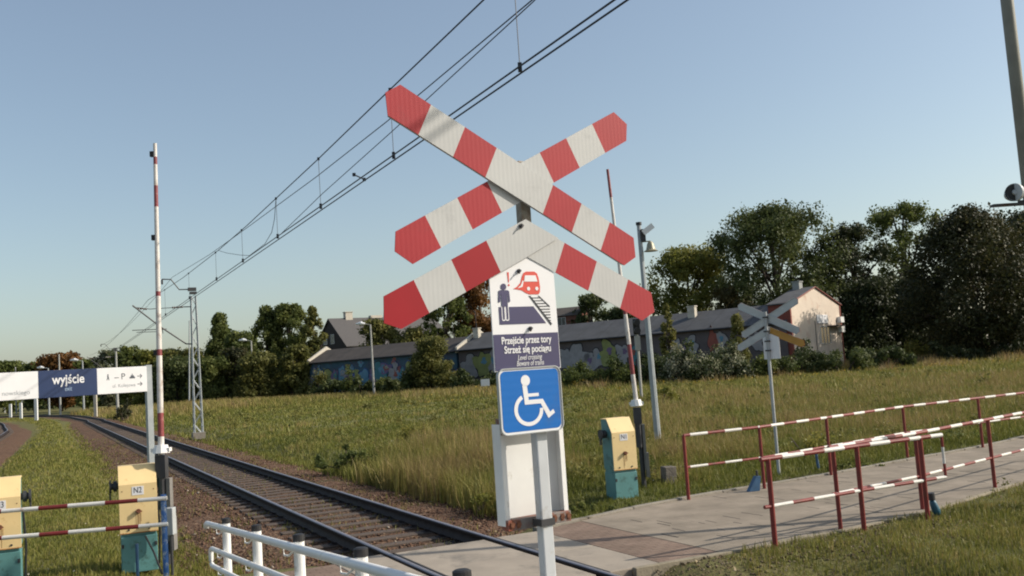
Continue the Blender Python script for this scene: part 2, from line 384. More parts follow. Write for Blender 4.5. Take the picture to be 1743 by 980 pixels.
# ---- ballast
mb = bpy.data.materials.new('rusty_ballast'); n, l = nodes(mb); b = n['Principled BSDF']; b.inputs['Roughness'].default_value = 0.95; b.inputs['Specular IOR Level'].default_value = 0.15
tc = n.new('ShaderNodeTexCoord'); vo = n.new('ShaderNodeTexVoronoi'); vo.inputs['Scale'].default_value = 17; l.new(tc.outputs['Object'], vo.inputs['Vector'])
sp = n.new('ShaderNodeSeparateColor'); l.new(vo.outputs['Color'], sp.inputs[0])
r1 = n.new('ShaderNodeValToRGB'); e = r1.color_ramp.elements; e[0].position = 0; e[0].color = (.068, .036, .023, 1); e[1].position = 1; e[1].color = (.21, .14, .095, 1)
k = e.new(.45); k.color = (.115, .064, .040, 1); k = e.new(.8); k.color = (.155, .095, .060, 1)
l.new(sp.outputs[0], r1.inputs[0])
nn = n.new('ShaderNodeTexNoise'); nn.inputs['Scale'].default_value = 0.9; nn.inputs['Detail'].default_value = 7; l.new(tc.outputs['Object'], nn.inputs[0])
rr = n.new('ShaderNodeValToRGB'); rr.color_ramp.elements[0].position = .56; rr.color_ramp.elements[1].position = .7; l.new(nn.outputs['Fac'], rr.inputs[0])
mx = n.new('ShaderNodeMix'); mx.data_type = 'RGBA'; l.new(rr.outputs[0], mx.inputs[0]); l.new(r1.outputs[0], mx.inputs[6]); mx.inputs[7].default_value = (.075, .06, .035, 1); l.new(mx.outputs[2], b.inputs['Base Color'])
bp = n.new('ShaderNodeBump'); bp.inputs['Distance'].default_value = 0.03; bp.inputs['Strength'].default_value = 1.0; l.new(vo.outputs['Distance'], bp.inputs['Height']); bp.invert = True; l.new(bp.outputs[0], b.inputs['Normal'])
m_ballast = mb
def normals(L):
    T = np.gradient(L, axis=0); T /= np.linalg.norm(T, axis=1)[:, None]
    return np.stack([T[:, 1], -T[:, 0]], 1)      # to the right of travel
def sweep(L, prof):
    N = normals(L); k = len(prof); V = np.zeros((len(L), k, 3))
    for j, (d, z) in enumerate(prof):
        V[:, j, 0] = L[:, 0] + N[:, 0] * d; V[:, j, 1] = L[:, 1] + N[:, 1] * d; V[:, j, 2] = z
    return V
def sweep_mesh(name, L, prof, mats, closed=False, midx=None, parent=None, jitter=0):
    V = sweep(L, prof); n, k, _ = V.shape
    if jitter: V[:, :, 2] += rng.normal(size=(n, k)) * jitter
    I = np.arange(n * k).reshape(n, k); J = np.roll(I, -1, 1) if closed else I[:, 1:]; I2 = I if closed else I[:, :-1]
    F = np.stack([I2[:-1].ravel(), I2[1:].ravel(), J[1:].ravel(), J[:-1].ravel()], 1)
    o = arr_mesh(name, V.reshape(-1, 3), F, mats, parent)
    if midx is not None:
        o.data.polygons.foreach_set('material_index', np.tile(np.array(midx, dtype=np.int32), n - 1))
    return o
BP = [(-3.5, -.42), (-2.9, -.31), (-2.0, -.235), (-1.45, -.205), (-.5, -.205), (0, -.20), (.5, -.205), (1.45, -.205), (1.9, -.225), (2.6, -.30), (3.3, -.42)]
struct(sweep_mesh('ballast', TRK, BP, m_ballast, jitter=0.010))
struct(sweep_mesh('ballast', TRK2, BP, m_ballast, jitter=0.010))

# ---- tracks
m_railrust = pmat('rail_rust', (0.026, 0.019, 0.019), 0.75, var=0.35, scale=8, spec=0.25)
m_railtop = pmat('rail_polished', (0.20, 0.19, 0.22), 0.42, metal=0.6, var=0.1)
m_sleeper = pmat('weathered_sleeper', (0.085, 0.062, 0.048), 0.9, var=0.35, scale=5, bump=0.6, bscale=30, coords='Generated')
RP = [(-.036, 0), (.036, 0), (.036, -.035), (.010, -.05), (.010, -.13), (.065, -.15), (.065, -.165), (-.065, -.165), (-.065, -.15), (-.010, -.13), (-.010, -.05), (-.036, -.035)]
def along(L, s0):
    seg = np.linalg.norm(np.diff(L, axis=0), axis=1); cs = np.concatenate([[0], np.cumsum(seg)]); return cs - s0
def track(L, label, near_s, name='railway_track'):
    t = thing(name, label, 'railway track')
    for sg in (-1, 1):
        off = sg * (1.435 / 2 + 0.036)
        o = sweep_mesh('rail', L, [(off + a, z) for a, z in RP], [m_railrust, m_railtop], closed=True, midx=[1] + [0] * 11, parent=t)
    cs = along(L, 0); N = normals(L); T = np.gradient(L, axis=0); T /= np.linalg.norm(T, axis=1)[:, None]
    s = near_s[0]; base = None; spots = []
    while s < near_s[1]:
        x = np.interp(s, cs, L[:, 0]); y = np.interp(s, cs, L[:, 1]); tx = np.interp(s, cs, T[:, 0]); ty = np.interp(s, cs, T[:, 1])
        spots.append((x, y, atan2(ty, tx) + pi / 2)); s += 0.62
    sb = MB(); sb.box((0, 0, -.24), (2.5, .25, .14)); proto = sb.build('sleeper', m_sleeper, t, bevel=.01)
    fasts = []
    for sg in (-1, 1):
        fb = MB(); xx = sg * (1.435 / 2 + .036); fb.box((xx, 0, -.167), (.34, .16, .012))
        for q in (-1, 1):
            fb.tube([(xx + q * .115, 0, -.162), (xx + q * .115, 0, -.125)], .020, 6); fb.box((xx + q * .09, 0, -.148), (.07, .06, .014))
        fasts.append(fb.build('base_plate', m_railrust, proto))
    for i, (x, y, a) in enumerate(spots[:100]):
        o = proto if i == 0 else proto.copy()
        if i:
            COL.objects.link(o); o.parent = t
            if i < 40:
                for fz in fasts: f2 = fz.copy(); COL.objects.link(f2); f2.parent = o
        o.location = (x, y, random.uniform(-.006, .006)); o.rotation_euler = (random.uniform(-.01, .01), 0, a + random.uniform(-.015, .015))
    if len(spots) > 100:
        r = MB()
        for x, y, a in spots[100:]: r.box((x, y, -.24), (2.5, .25, .14), rz=a)
        o = r.build('sleeper', m_sleeper, t); o['kind'] = 'stuff'
    return t
csM = along(TRK, 0); i0 = np.argmin(np.linalg.norm(TRK - ts(0, 0), axis=1)); s00 = csM[i0]
track(TRK, 'main railway track running from the crossing past the lattice mast to the left', (s00 + 0.35, s00 + 175))
cs2 = along(TRK2, 0); j0 = np.argmin(np.linalg.norm(TRK2 - ts(-8.6, 60), axis=1)); 
track(TRK2, 'second railway track just entering the picture at the far left edge', (cs2[j0], cs2[j0] + 90))

# ---- paving
def paving_mat(name, c1, c2, mortar, w_, h_, ms, off=.5, rough=.85, bstr=.35):
    m = bpy.data.materials.new(name); n, l = nodes(m); b = n['Principled BSDF']; b.inputs['Roughness'].default_value = rough; b.inputs['Specular IOR Level'].default_value = 0.25
    tc = n.new('ShaderNodeTexCoord'); mp = n.new('ShaderNodeMapping'); mp.inputs['Location'].default_value = (-C0[0] * 0, 0, 0); mp.inputs['Rotation'].default_value = (0, 0, -TANG)
    l.new(tc.outputs['Object'], mp.inputs[0])
    br = n.new('ShaderNodeTexBrick'); br.inputs['Scale'].default_value = 1; br.inputs['Brick Width'].default_value = w_; br.inputs['Row Height'].default_value = h_; br.inputs['Mortar Size'].default_value = ms; br.offset = off
    br.inputs['Color1'].default_value = (*c1, 1); br.inputs['Color2'].default_value = (*c2, 1); br.inputs['Mortar'].default_value = (*mortar, 1); br.inputs['Mortar Smooth'].default_value = .3
    l.new(mp.outputs[0], br.inputs['Vector'])
    no = n.new('ShaderNodeTexNoise'); no.inputs['Scale'].default_value = 1.3; no.inputs['Detail'].default_value = 10; no.inputs['Roughness'].default_value = .65; l.new(tc.outputs['Object'], no.inputs[0])
    r = n.new('ShaderNodeValToRGB'); r.color_ramp.elements[0].position = .3; r.color_ramp.elements[0].color = (.58, .57, .54, 1); r.color_ramp.elements[1].position = .7; r.color_ramp.elements[1].color = (1.08, 1.06, 1.03, 1)
    l.new(no.outputs['Fac'], r.inputs[0])
    mx = n.new('ShaderNodeMix'); mx.data_type = 'RGBA'; mx.blend_type = 'MULTIPLY'; mx.inputs[0].default_value = 1; l.new(br.outputs['Color'], mx.inputs[6]); l.new(r.outputs[0], mx.inputs[7])
    l.new(mx.outputs[2], b.inputs['Base Color'])
    n3 = n.new('ShaderNodeTexNoise'); n3.inputs['Scale'].default_value = 60; n3.inputs['Detail'].default_value = 5; l.new(tc.outputs['Object'], n3.inputs[0])
    ma = n.new('ShaderNodeMath'); ma.operation = 'SUBTRACT'; l.new(n3.outputs['Fac'], ma.inputs[0]); l.new(br.outputs['Fac'], ma.inputs[1])
    bp = n.new('ShaderNodeBump'); bp.inputs['Distance'].default_value = .008; bp.inputs['Strength'].default_value = bstr; l.new(ma.outputs[0], bp.inputs['Height']); l.new(bp.outputs[0], b.inputs['Normal'])
    return m
m_slab = paving_mat('worn_concrete_slabs', (.275, .235, .19), (.295, .252, .205), (.20, .17, .135), .75, .5, .006)
m_brick = paving_mat('red_paving_bricks', (.235, .165, .13), (.26, .19, .15), (.15, .11, .088), .20, .10, .008)
m_panel = pmat('crossing_concrete', (.30, .255, .205), .85, var=.12, scale=2.5, bump=.3, bscale=60, dirt=(.17, .15, .125), dirt_amt=.36, dscale=1.5)
def strip(name, far, near, mat, ztop=0.0, thick=.3, step=.5, d0=None, d1=None, parent=None):
    """solid slab between two edge curves given in track coordinates"""
    ds = np.arange(d0, d1 + 1e-6, (d1 - d0) / max(1, round((d1 - d0) / step)))
    vs = []; fs = []
    for d in ds:
        for s, z in ((interp(near, d), ztop), (interp(far, d), ztop), (interp(far, d), ztop - thick), (interp(near, d), ztop - thick)):
            p = ts(d, s); vs.append((p[0], p[1], z))
    n_ = len(ds)
    for i in range(n_ - 1):
        a = 4 * i; c = a + 4
        fs += [(a, c, c + 1, a + 1), (a + 1, c + 1, c + 2, a + 2), (a + 3, a + 2, c + 2, c + 3), (a, a + 3, c + 3, c)]
    fs += [(0, 1, 2, 3), tuple(4 * (n_ - 1) + k for k in (3, 2, 1, 0))]
    m = MB(); m.add(vs, fs); return m.build(name, mat, parent)
struct(strip('path', P_FAR, P_NEAR, m_slab, -0.004, d0=2.36, d1=60))
struct(strip('path', P_FAR, P_NEAR, m_brick, -0.008, d0=1.515, d1=2.35))
CF = [(-20, .02), (0.82, .02), (1.5, .02)]; CN = [(-20, -3.1), (1.5, -3.1)]
def slabs(d0, d1, z, cuts, f=0.0, name='crossing_slab'):
    for a, bb in zip(cuts[:-1], cuts[1:]):
        m = MB(); p = ts((d0 + d1) / 2, (a + bb) / 2); m.box((p[0], p[1], z - .11), (d1 - d0, bb - a - .012, .22), rz=TANG)
        struct(m.build(name, m_panel, None, bevel=.012))
slabs(-.655, .655, -.012, [-3.1, -.06])
slabs(.83, 1.505, -.006, [-3.1, -1.62, -.05])
slabs(-1.5, -.83, -.006, [-3.1, -1.62, -.05])
LF = [(-16, -.25), (-1.5, -.25)]; LN = [(-16, -3.5), (-1.5, -3.2)]
struct(strip('path', LF, LN, m_brick, -0.008, d0=-3.4, d1=-1.515, step=1))
struct(strip('path', LF, LN, m_slab, -0.006, d0=-16, d1=-3.41, step=1))
# kerb stones of the far edge, yellowish edge strip of the near side
def kerb(name, edge, off, width, d0, d1, ztop, mat, gap=.012):
    d = d0; m = MB()
    while d < d1:
        e = min(d + 1.0, d1); a = ts(d + gap, interp(edge, d) + off); c = ts(e, interp(edge, e) + off); ln = np.linalg.norm(c - a); mid = (a + c) / 2
        m.box((mid[0], mid[1], ztop - .15 + random.uniform(-.006, .006)), (ln, width, .3), rz=atan2(c[1] - a[1], c[0] - a[0]) + random.uniform(-.008, .008)); d = e
    return struct(m.build(name, mat, None, bevel=.01))
m_kerb = pmat('kerb_concrete', (.23, .205, .17), .9, var=.15, bump=.4, dirt=(.12, .10, .07), dirt_amt=.36, dscale=3)
m_kerb2 = pmat('kerb_concrete_near', (.25, .215, .155), .9, var=.15, bump=.4, dirt=(.13, .11, .07), dirt_amt=.38, dscale=3)
kerb('kerb', P_FAR, .06, .10, 1.5, 59, .03, m_kerb)
kerb('kerb', P_NEAR, -.05, .08, 1.1, 59, .004, m_kerb2)
# open joints between slabs (thin dark strips laid on the path)
gm = MB()
for (px, py, L_, wd) in [(1140, 911, .36, .035), (1083, 886, .3, .012), (1130, 888, .35, .012), (1155, 901, .3, .012), (1235, 913, .35, .012), (1245, 880, .4, .010), (1210, 887, .25, .01),
                         (1420, 857, .38, .012), (1435, 858, .2, .02), (1500, 864, .4, .012), (1320, 848, .4, .010), (1540, 846, .3, .01), (1650, 803, .4, .01), (1290, 893, .3, .012), (1475, 846, .3, .01), (1340, 892, .3, .01), (1225, 846, .35, .01), (1385, 838, .3, .008), (1520, 826, .3, .008)]:
    p = ground(px, py); gm.box((p[0], p[1], -.0035), (wd, L_, .003), rz=TANG + random.uniform(-.05, .05))
for _ in range(46):
    d_ = random.uniform(2.6, 20); s_ = random.uniform(float(interp(P_NEAR, d_)) + .3, float(interp(P_FAR, d_)) - .3); p = ts(d_, s_); gm.box((p[0], p[1], -.0035), (random.choice([.007, .009, .012, .018]), random.uniform(.15, .5), .003), rz=TANG + random.uniform(-.04, .04))
gm2 = struct(gm.build('path_joint', pmat('dark_joint_soil', (.03, .025, .02), .95), None), 'open dark joints between the path slabs')

# ================================================================== VEGETATION HELPERS
g_stops = [(0.0, (.065, .078, .014)), (.3, (.14, .155, .030)), (.5, (.22, .208, .050)), (.7, (.28, .215, .080)), (.86, (.31, .225, .105)), (1.0, (.14, .078, .038))]
m_grass = leaf_mat('grass_blades', g_stops, rough=.55, trans=.30)
def blades(x, y, z, h, wd, tint, lean=.35, two=True):
    n_ = len(x); a = rng.uniform(0, 2 * pi, n_); la = rng.uniform(0, 2 * pi, n_); ln = np.abs(rng.normal(0, lean, n_)) * h
    cx, cy = np.cos(a) * wd / 2, np.sin(a) * wd / 2; lx, ly = np.cos(la) * ln, np.sin(la) * ln
    P = np.stack([x, y, z], 1)
    if two:
        V = np.zeros((n_, 5, 3))
        V[:, 0] = P + np.stack([-cx, -cy, 0 * h - .02], 1); V[:, 1] = P + np.stack([cx, cy, 0 * h - .02], 1)
        V[:, 2] = P + np.stack([cx * .7 + lx * .3, cy * .7 + ly * .3, h * .6], 1); V[:, 3] = P + np.stack([-cx * .7 + lx * .3, -cy * .7 + ly * .3, h * .6], 1)
        V[:, 4] = P + np.stack([lx, ly, h * (1 - .15 * np.minimum(1, ln / h))], 1)
        b_ = np.arange(n_)[:, None] * 5
        F = np.concatenate([b_ + np.array([[0, 1, 2]]), b_ + np.array([[0, 2, 3]]), b_ + np.array([[3, 2, 4]])], 0)
        return V.reshape(-1, 3), F, np.repeat(tint, 5)
    V = np.zeros((n_, 3, 3)); V[:, 0] = P + np.stack([-cx, -cy, 0 * h - .02], 1); V[:, 1] = P + np.stack([cx, cy, 0 * h - .02], 1); V[:, 2] = P + np.stack([lx, ly, h], 1)
    return V.reshape(-1, 3), np.arange(n_)[:, None] * 3 + np.array([[0, 1, 2]]), np.repeat(tint, 3)
def merge(parts):
    Vs, Fs, Ts = [], [], []; o = 0
    for V, F, T in parts:
        Vs.append(V); Fs.append(F + o); Ts.append(T); o += len(V)
    return np.concatenate(Vs), np.concatenate(Fs), np.concatenate(Ts)
def fan(n_, d0, d1, p=1.0, k0=-.60, k1=.62, pad=1.5):
    """random ground points in the wedge in front of the camera, denser towards it"""
    u = rng.uniform(0, 1, n_); D = (d0 ** p + u * (d1 ** p - d0 ** p)) ** (1 / p)
    x = rng.uniform(0, 1, n_) * ((k1 - k0) * D + 2 * pad) + k0 * D - pad
    return x, D
def region(x, y):
    d1 = dist_line(x, y, TRK); d2 = dist_line(x, y, TRK2); pd = path_dist(x, y); d, s = dscoord(x, y)
    return d1, d2, pd, d, s
def crown(n_leaf, clumps, leaf, tint0, tvar, flat=1.0, shell=.6):
    """leaf-sized faces spread through a set of clumps (x,y,z,r); returns arrays"""
    C = np.array(clumps); wgt = C[:, 3] ** 2; wgt = wgt / wgt.sum(); idx = rng.choice(len(C), n_leaf, p=wgt)
    dv = rng.normal(size=(n_leaf, 3)); dv /= np.linalg.norm(dv, axis=1)[:, None]
    rr = C[idx, 3] * (rng.uniform(0, 1, n_leaf) ** shell) * rng.uniform(.75, 1.12, n_leaf)
    P = C[idx, :3] + dv * rr[:, None] * np.array([1, 1, flat])
    # leaf faces roughly turned outwards
    nrm = dv + rng.normal(size=(n_leaf, 3)) * .7; nrm /= np.linalg.norm(nrm, axis=1)[:, None]
    a = np.cross(nrm, rng.normal(size=(n_leaf, 3))); a /= np.linalg.norm(a, axis=1)[:, None]; b_ = np.cross(nrm, a)
    sz = leaf * (.45 + 1.5 * rng.beta(1.6, 3.2, n_leaf))
    a *= sz[:, None] * .5; b_ *= (sz * .36)[:, None]
    V = np.stack([P - a, P - b_, P + a, P + b_], 1).reshape(-1, 3)
    F = np.arange(n_leaf * 4).reshape(-1, 4)
    ct = rng.normal(0, tvar, len(C)); T = np.clip(tint0 + ct[idx] + rng.normal(0, tvar * .8, n_leaf), 0, 1)
    return V, F, np.repeat(T, 4)
def crown_clumps(h, w_, base, n_, rk=.2, shape='round', asym=0.0):
    out = []
    for _ in range(n_):
        for _t in range(40):
            u = random.uniform(0, 1); z = base + (h - base) * u
            if shape == 'round': rad = w_ / 2 * sqrt(max(0, 1 - (2 * u - 1) ** 2 * .92)) * (1 if u > .35 else .8 + .2 * u / .35)
            elif shape == 'cone': rad = w_ / 2 * (1 - u) ** .75 + .05 * w_
            elif shape == 'column': rad = w_ / 2 * (1 - abs(2 * u - .8) ** 2.4 * .75)
            else: rad = w_ / 2 * (1 - .55 * u * u)
            a = random.uniform(0, 2 * pi); q = rad * sqrt(random.uniform(.05, 1)); break
        r = rk * w_ * random.uniform(.45, 1.15)
        q = max(0, min(q, rad - r * .35)); zz = min(z, h - r * .95); out.append((q * cos(a) + asym * w_ * u, q * sin(a), max(base * .8 + r * .3, zz), r))
    return out
LEAF = {
 'green': leaf_mat('leaf_green', [(0, (.055, .075, .020)), (.5, (.115, .138, .038)), (1, (.21, .22, .06))], trans=.45),
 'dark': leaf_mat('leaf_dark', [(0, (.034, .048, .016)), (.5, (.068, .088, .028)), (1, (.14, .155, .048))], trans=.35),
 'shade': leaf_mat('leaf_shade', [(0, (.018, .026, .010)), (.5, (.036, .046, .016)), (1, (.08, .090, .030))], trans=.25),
 'olive': leaf_mat('leaf_olive', [(0, (.075, .085, .025)), (.5, (.15, .15, .042)), (1, (.25, .225, .065))], trans=.45),
 'yellow': leaf_mat('leaf_yellowgreen', [(0, (.095, .110, .022)), (.5, (.19, .19, .04)), (1, (.31, .27, .07))], trans=.45),
 'orange': leaf_mat('leaf_orange', [(0, (.09, .05, .018)), (.5, (.17, .080, .024)), (1, (.26, .14, .035))], trans=.4),
 'brown': leaf_mat('leaf_darkbrown', [(0, (.020, .025, .010)), (.5, (.042, .045, .016)), (1, (.11, .090, .032))], trans=.25),
 'silver': leaf_mat('leaf_silver', [(0, (.07, .08, .045)), (.5, (.12, .13, .075)), (1, (.20, .20, .12))]),
 'bloom': leaf_mat('leaf_with_bloom', [(0, (.03, .048, .018)), (.55, (.07, .09, .03)), (.68, (.25, .25, .16)), (1, (.44, .42, .31))]),
}
def tree(name, label, x, y, h, w_, kind, nl=9000, leaf=.35, base=None, shape='round', nc=42, rk=.19, tint=.45, group='trees beyond the field', cat='tree', trunk=None, asym=0.0, z0=None, shell=.6):
    base = h * .14 if base is None else base
    nc = int(nc * 2.1); nl = int(nl * 1.9); leaf *= .88
    z0 = GZ if z0 is None else z0
    t = thing(name, label, cat, (x, y, z0), 0, group)
    cl = crown_clumps(h, w_, base, nc, rk, shape, asym)
    V, F, T = crown(nl, cl, leaf, tint, .16, shell=shell)
    arr_mesh('crown', V, F, LEAF[kind], t, {'tint': T})
    tr = trunk or h * .022; m = MB()
    m.tube([(0, 0, -.2), (.02 * h * random.uniform(-1, 1), 0, h * .35), (asym * w_ * .5, .02 * h * random.uniform(-1, 1), h * .8)], [tr * 1.3, tr * .85, tr * .3], 8)
    for c in random.sample(cl, min(14, len(cl))):
        z1 = max(h * .12, c[2] * random.uniform(.4, .7)); m.tube([(asym * w_ * .3 * z1 / h, 0, z1), (c[0] * .5, c[1] * .5, (z1 + c[2]) / 2 + .03 * h), (c[0], c[1], c[2])], [tr * .45, tr * .3, tr * .1], 5)
    m.build('trunk', m_bark, t, smooth=True)
    return t
def bush(name, label, x, y, h, w_, kind, nl=2500, leaf=.16, group='bushes at the field edge', nc=18, dpt=None, tint=.45, z0=None):
    dpt = dpt or w_; t = thing(name, label, 'bush', (x, y, GZ if z0 is None else z0), 0, group)
    cl = []
    for _ in range(nc):
        u = random.uniform(-1, 1); v = random.uniform(-1, 1); hh = h * (1 - .45 * u * u) * random.uniform(.7, 1.05); r = min(h, w_) * random.uniform(.16, .3)
        cl.append((u * (w_ / 2 - r * .6), v * (dpt / 2 - r * .6), random.uniform(.25, 1) * max(r, hh - r), r))
    V, F, T = crown(nl, cl, leaf, tint, .16); V[:, 2] = np.maximum(V[:, 2], .02)
    arr_mesh('foliage', V, F, LEAF[kind], t, {'tint': T})
    m = MB()
    for c in random.sample(cl, min(8, nc)): m.tube([(c[0] * .3, c[1] * .3, -.05), (c[0] * .8, c[1] * .8, c[2] * .7), (c[0], c[1], c[2])], [.03 * h, .02 * h, .008 * h], 5)
    m.build('stem', m_bark, t)
    return t

# ================================================================== BUILDINGS
def loc(px, D, z=0): return bx(px, D, z)
m_wallgrey = pmat('old_plaster_wall', (.105, .088, .09), .9, var=.2, scale=.6, dirt=(.09, .075, .075), dirt_amt=.36, dscale=.8)
m_wallblue = pmat('painted_blue_wall', (.04, .095, .14), .85, var=.35, scale=.5, dirt=(.075, .068, .10), dirt_amt=.4, dscale=.45)
m_roofgrey = pmat('roofing_felt', (.072, .074, .080), .9, var=.2, scale=.5, dirt=(.052, .052, .055), dirt_amt=.36, dscale=.6)
m_roofbrown = pmat('brown_roofing', (.066, .054, .046), .9, var=.25, scale=.5, dirt=(.045, .038, .032), dirt_amt=.36, dscale=.6)
m_paleplaster = pmat('pale_plaster', (.50, .46, .39), .9, var=.1, scale=1, dirt=(.36, .31, .25), dirt_amt=.34, dscale=1)
m_pink = pmat('pink_plaster', (.60, .43, .33), .9, var=.06, scale=1, dirt=(.45, .32, .25), dirt_amt=.34, dscale=.7)
m_redtrim = pmat('red_trim', (.20, .045, .03), .7)
m_glass = pmat('window_glass', (.03, .035, .04), .15, var=.1)
m_white_frame = pmat('window_frame', (.6, .6, .58), .5)
m_brickwall = pmat('brick_wall', (.16, .065, .045), .9, var=.25, scale=2)
m_darkwall = pmat('dark_boarded_wall', (.035, .026, .024), .9, var=.2)
GR = [pmat('spray_' + nm, c, .7, var=.15, scale=1.5) for nm, c in (('pale', (.27, .26, .27)), ('lime', (.22, .24, .08)), ('violet', (.15, .10, .19)), ('sky', (.10, .23, .32)), ('red', (.25, .07, .05)), ('black', (.02, .02, .025)), ('teal', (.05, .17, .20)), ('deep_blue', (.03, .06, .22)))]
WA = np.array([loc(526, 147), 147.0]); WE = np.array([loc(1347, 101), 101.0])
WD = (WE - WA) / np.linalg.norm(WE - WA); WL = np.linalg.norm(WE - WA); WANG = atan2(WD[1], WD[0])
def wall_at(px):
    lo, hi = 0, WL
    for _ in range(40):
        m_ = (lo + hi) / 2; p = WA + WD * m_
        if proj((p[0], p[1], 3))[0] < px: lo = m_
        else: hi = m_
    return lo, (WA + WD * lo)
def blob(cx, cz, w_, h_, seed):
    r = random.Random(seed); n_ = 26; ph = [r.uniform(0, 6.28) for _ in range(3)]; out = []
    for k in range(n_):
        a = 2 * pi * k / n_; q = 1 + .18 * sin(3 * a + ph[0]) + .14 * sin(5 * a + ph[1]) + .10 * sin(7 * a + ph[2])
        out.append((cx + w_ / 2 * q * cos(a), cz + h_ / 2 * q * sin(a)))
    return out
def scale_poly(P, k, dx=0, dz=0):
    cx = sum(p[0] for p in P) / len(P); cz = sum(p[1] for p in P) / len(P)
    return [(cx + (p[0] - cx) * k + dx, cz + (p[1] - cz) * k + dz) for p in P]
def shed(name, label, px0, px1, eave, ridge, depth, wallm, roofm, overhang=.35, parapets=()):
    t0, p0 = wall_at(px0); t1, p1 = wall_at(px1); L = t1 - t0
    t = thing(name, label, 'building', (p0[0], p0[1], GZ), WANG)
    m = MB(); m.box((L / 2, depth / 2, eave / 2 - .2), (L, depth, eave + .4)); 
    m.add([(0.002, 0, eave), (0.002, depth, eave), (0.002, depth / 2, ridge - .08), (L - .002, 0, eave), (L - .002, depth, eave), (L - .002, depth / 2, ridge - .08)], [(0, 2, 1), (3, 4, 5), (0, 3, 5, 2), (1, 2, 5, 4)])
    m.build('wall', wallm, t)
    sl = (ridge - eave) / (depth / 2); r = MB(); o = overhang
    vs = [(-.15, -o, eave - o * sl), (L + .15, -o, eave - o * sl), (L + .15, depth / 2, ridge), (-.15, depth / 2, ridge), (L + .15, depth + o, eave - o * sl), (-.15, depth + o, eave - o * sl)]
    vs2 = [(a, b_, c - .16) for a, b_, c in vs]
    r.add(vs + vs2, [(0, 1, 2, 3), (3, 2, 4, 5), (6, 9, 8, 7), (9, 11, 10, 8), (0, 6, 7, 1), (5, 4, 10, 11), (0, 3, 9, 6), (3, 5, 11, 9), (1, 7, 8, 2), (2, 8, 10, 4)])
    rf = r.build('roof', roofm, t)
    # felt lap lines
    lp = MB(); k = 1.2
    while k < L: 
        lp.add([(k, -o, eave - o * sl + .012), (k + .10, -o, eave - o * sl + .012), (k + .10, depth / 2, ridge + .012), (k, depth / 2, ridge + .012)], [(0, 1, 2, 3)]); k += random.uniform(2.2, 3.4)
    lp.build('felt_seam', pmat('felt_seam', (.055, .056, .06), .9), rf)
    gt = MB(); gt.tube([(-.15, -o - .06, eave - o * sl - .10), (L + .15, -o - .06, eave - o * sl - .10)], .09, 6); gt.build('gutter', m_dark, t)
    for xx in parapets:
        pm = MB(); w2 = .35
        P = [(-.25, eave - .5), (-.25, eave + .25), (depth / 2, ridge + .55), (depth + .25, eave + .25), (depth + .25, eave - .5)]
        vs = [(xx, a, b_) for a, b_ in P] + [(xx + w2, a, b_) for a, b_ in P]
        nP = len(P); pm.add(vs, [tuple(reversed(range(nP))), tuple(range(nP, 2 * nP))] + [(i, (i + 1) % nP, (i + 1) % nP + nP, i + nP) for i in range(nP)])
        pm.build('fire_wall', m_paleplaster, t)
    return t, L, rf
s1, L1, rf1 = shed('garage_row', 'low garage row with brown felt roof and blue graffiti covered wall', 528, 778, 5.55, 7.25, 7.0, m_wallblue, m_roofbrown, parapets=(-.30,))
s2, L2, rf2 = shed('warehouse', 'long grey felt roofed warehouse with faded graffiti letters on its wall', 782, 1340, 5.55, 7.6, 9.0, m_wallgrey, m_roofgrey, parapets=(-.35,))
def graff(parent, x, z, w_, h_, fill, seed, outline=5):
    P = blob(x, z, w_, h_, seed); e_ = .0013 * (seed % 17) + .03 * (seed >= 200); g = MB()
    g.plate(scale_poly(P, 1.10), -.010 - e_, .02, 0); g.build('graffiti', GR[outline], parent)
    g = MB(); g.plate(P, -.033 - e_, -.008, 0); g.build('graffiti', GR[fill], parent)
    g = MB(); g.plate(scale_poly(blob(x + w_ * .1, z + h_ * .12, w_ * .28, h_ * .3, seed + 50), 1), -.056 - e_, -.014, 0); g.build('graffiti', GR[(fill + seed) % 5], parent)
for i in range(19):
    xx = .8 + i * (L1 - 1.6) / 18
    graff(s1, xx + random.uniform(-.3, .3), random.uniform(2.2, 3.8), random.uniform(1.3, 2.6), random.uniform(1.3, 2.6), [0, 3, 1, 2, 3, 0, 7, 3, 2, 6, 2, 0, 3, 1, 1, 4, 4, 6, 7][i], i + 3, outline=[5, 7, 5][i % 3])
gr_ = random.Random(5)
for i in range(34):
    xx = gr_.uniform(.6, L1 - .8); graff(s1, xx, gr_.uniform(1.8, 4.7), gr_.uniform(.5, 1.1), gr_.uniform(.5, 1.2), gr_.choice([0, 1, 2, 3, 4, 6, 0, 3]), 200 + i, outline=gr_.choice([5, 7, 0]))
for px, zc, w_, h_, f in [(800, 3, 3.3, 3.2, 0), (822, 3.2, 3.6, 3.4, 1), (838, 3.3, 2.6, 3, 0), (965, 3.1, 2.6, 2.6, 0), (985, 3.2, 3.4, 3.3, 0), (1002, 2.4, 2.6, 2.5, 0), (1018, 2.8, 2.2, 2.4, 0), (1036, 3.3, 2.9, 3.3, 1), (1062, 3.2, 2.6, 2.4, 0), (1078, 3.0, 1.8, 2.6, 6),
                         (1150, 3.4, 1.9, 2.6, 0), (1165, 3.0, 1.6, 2.0, 2), (1178, 3.6, 2.0, 2.2, 0), (1215, 3.9, 1.5, 2.6, 4), (1228, 3.8, 1.8, 2.4, 0), (1290, 3.5, 2, 2.2, 0)]:
    tt, _ = wall_at(px); t0, _ = wall_at(782); graff(s2, tt - t0, zc + .15, w_ * .8, h_ * .9, f, int(px))
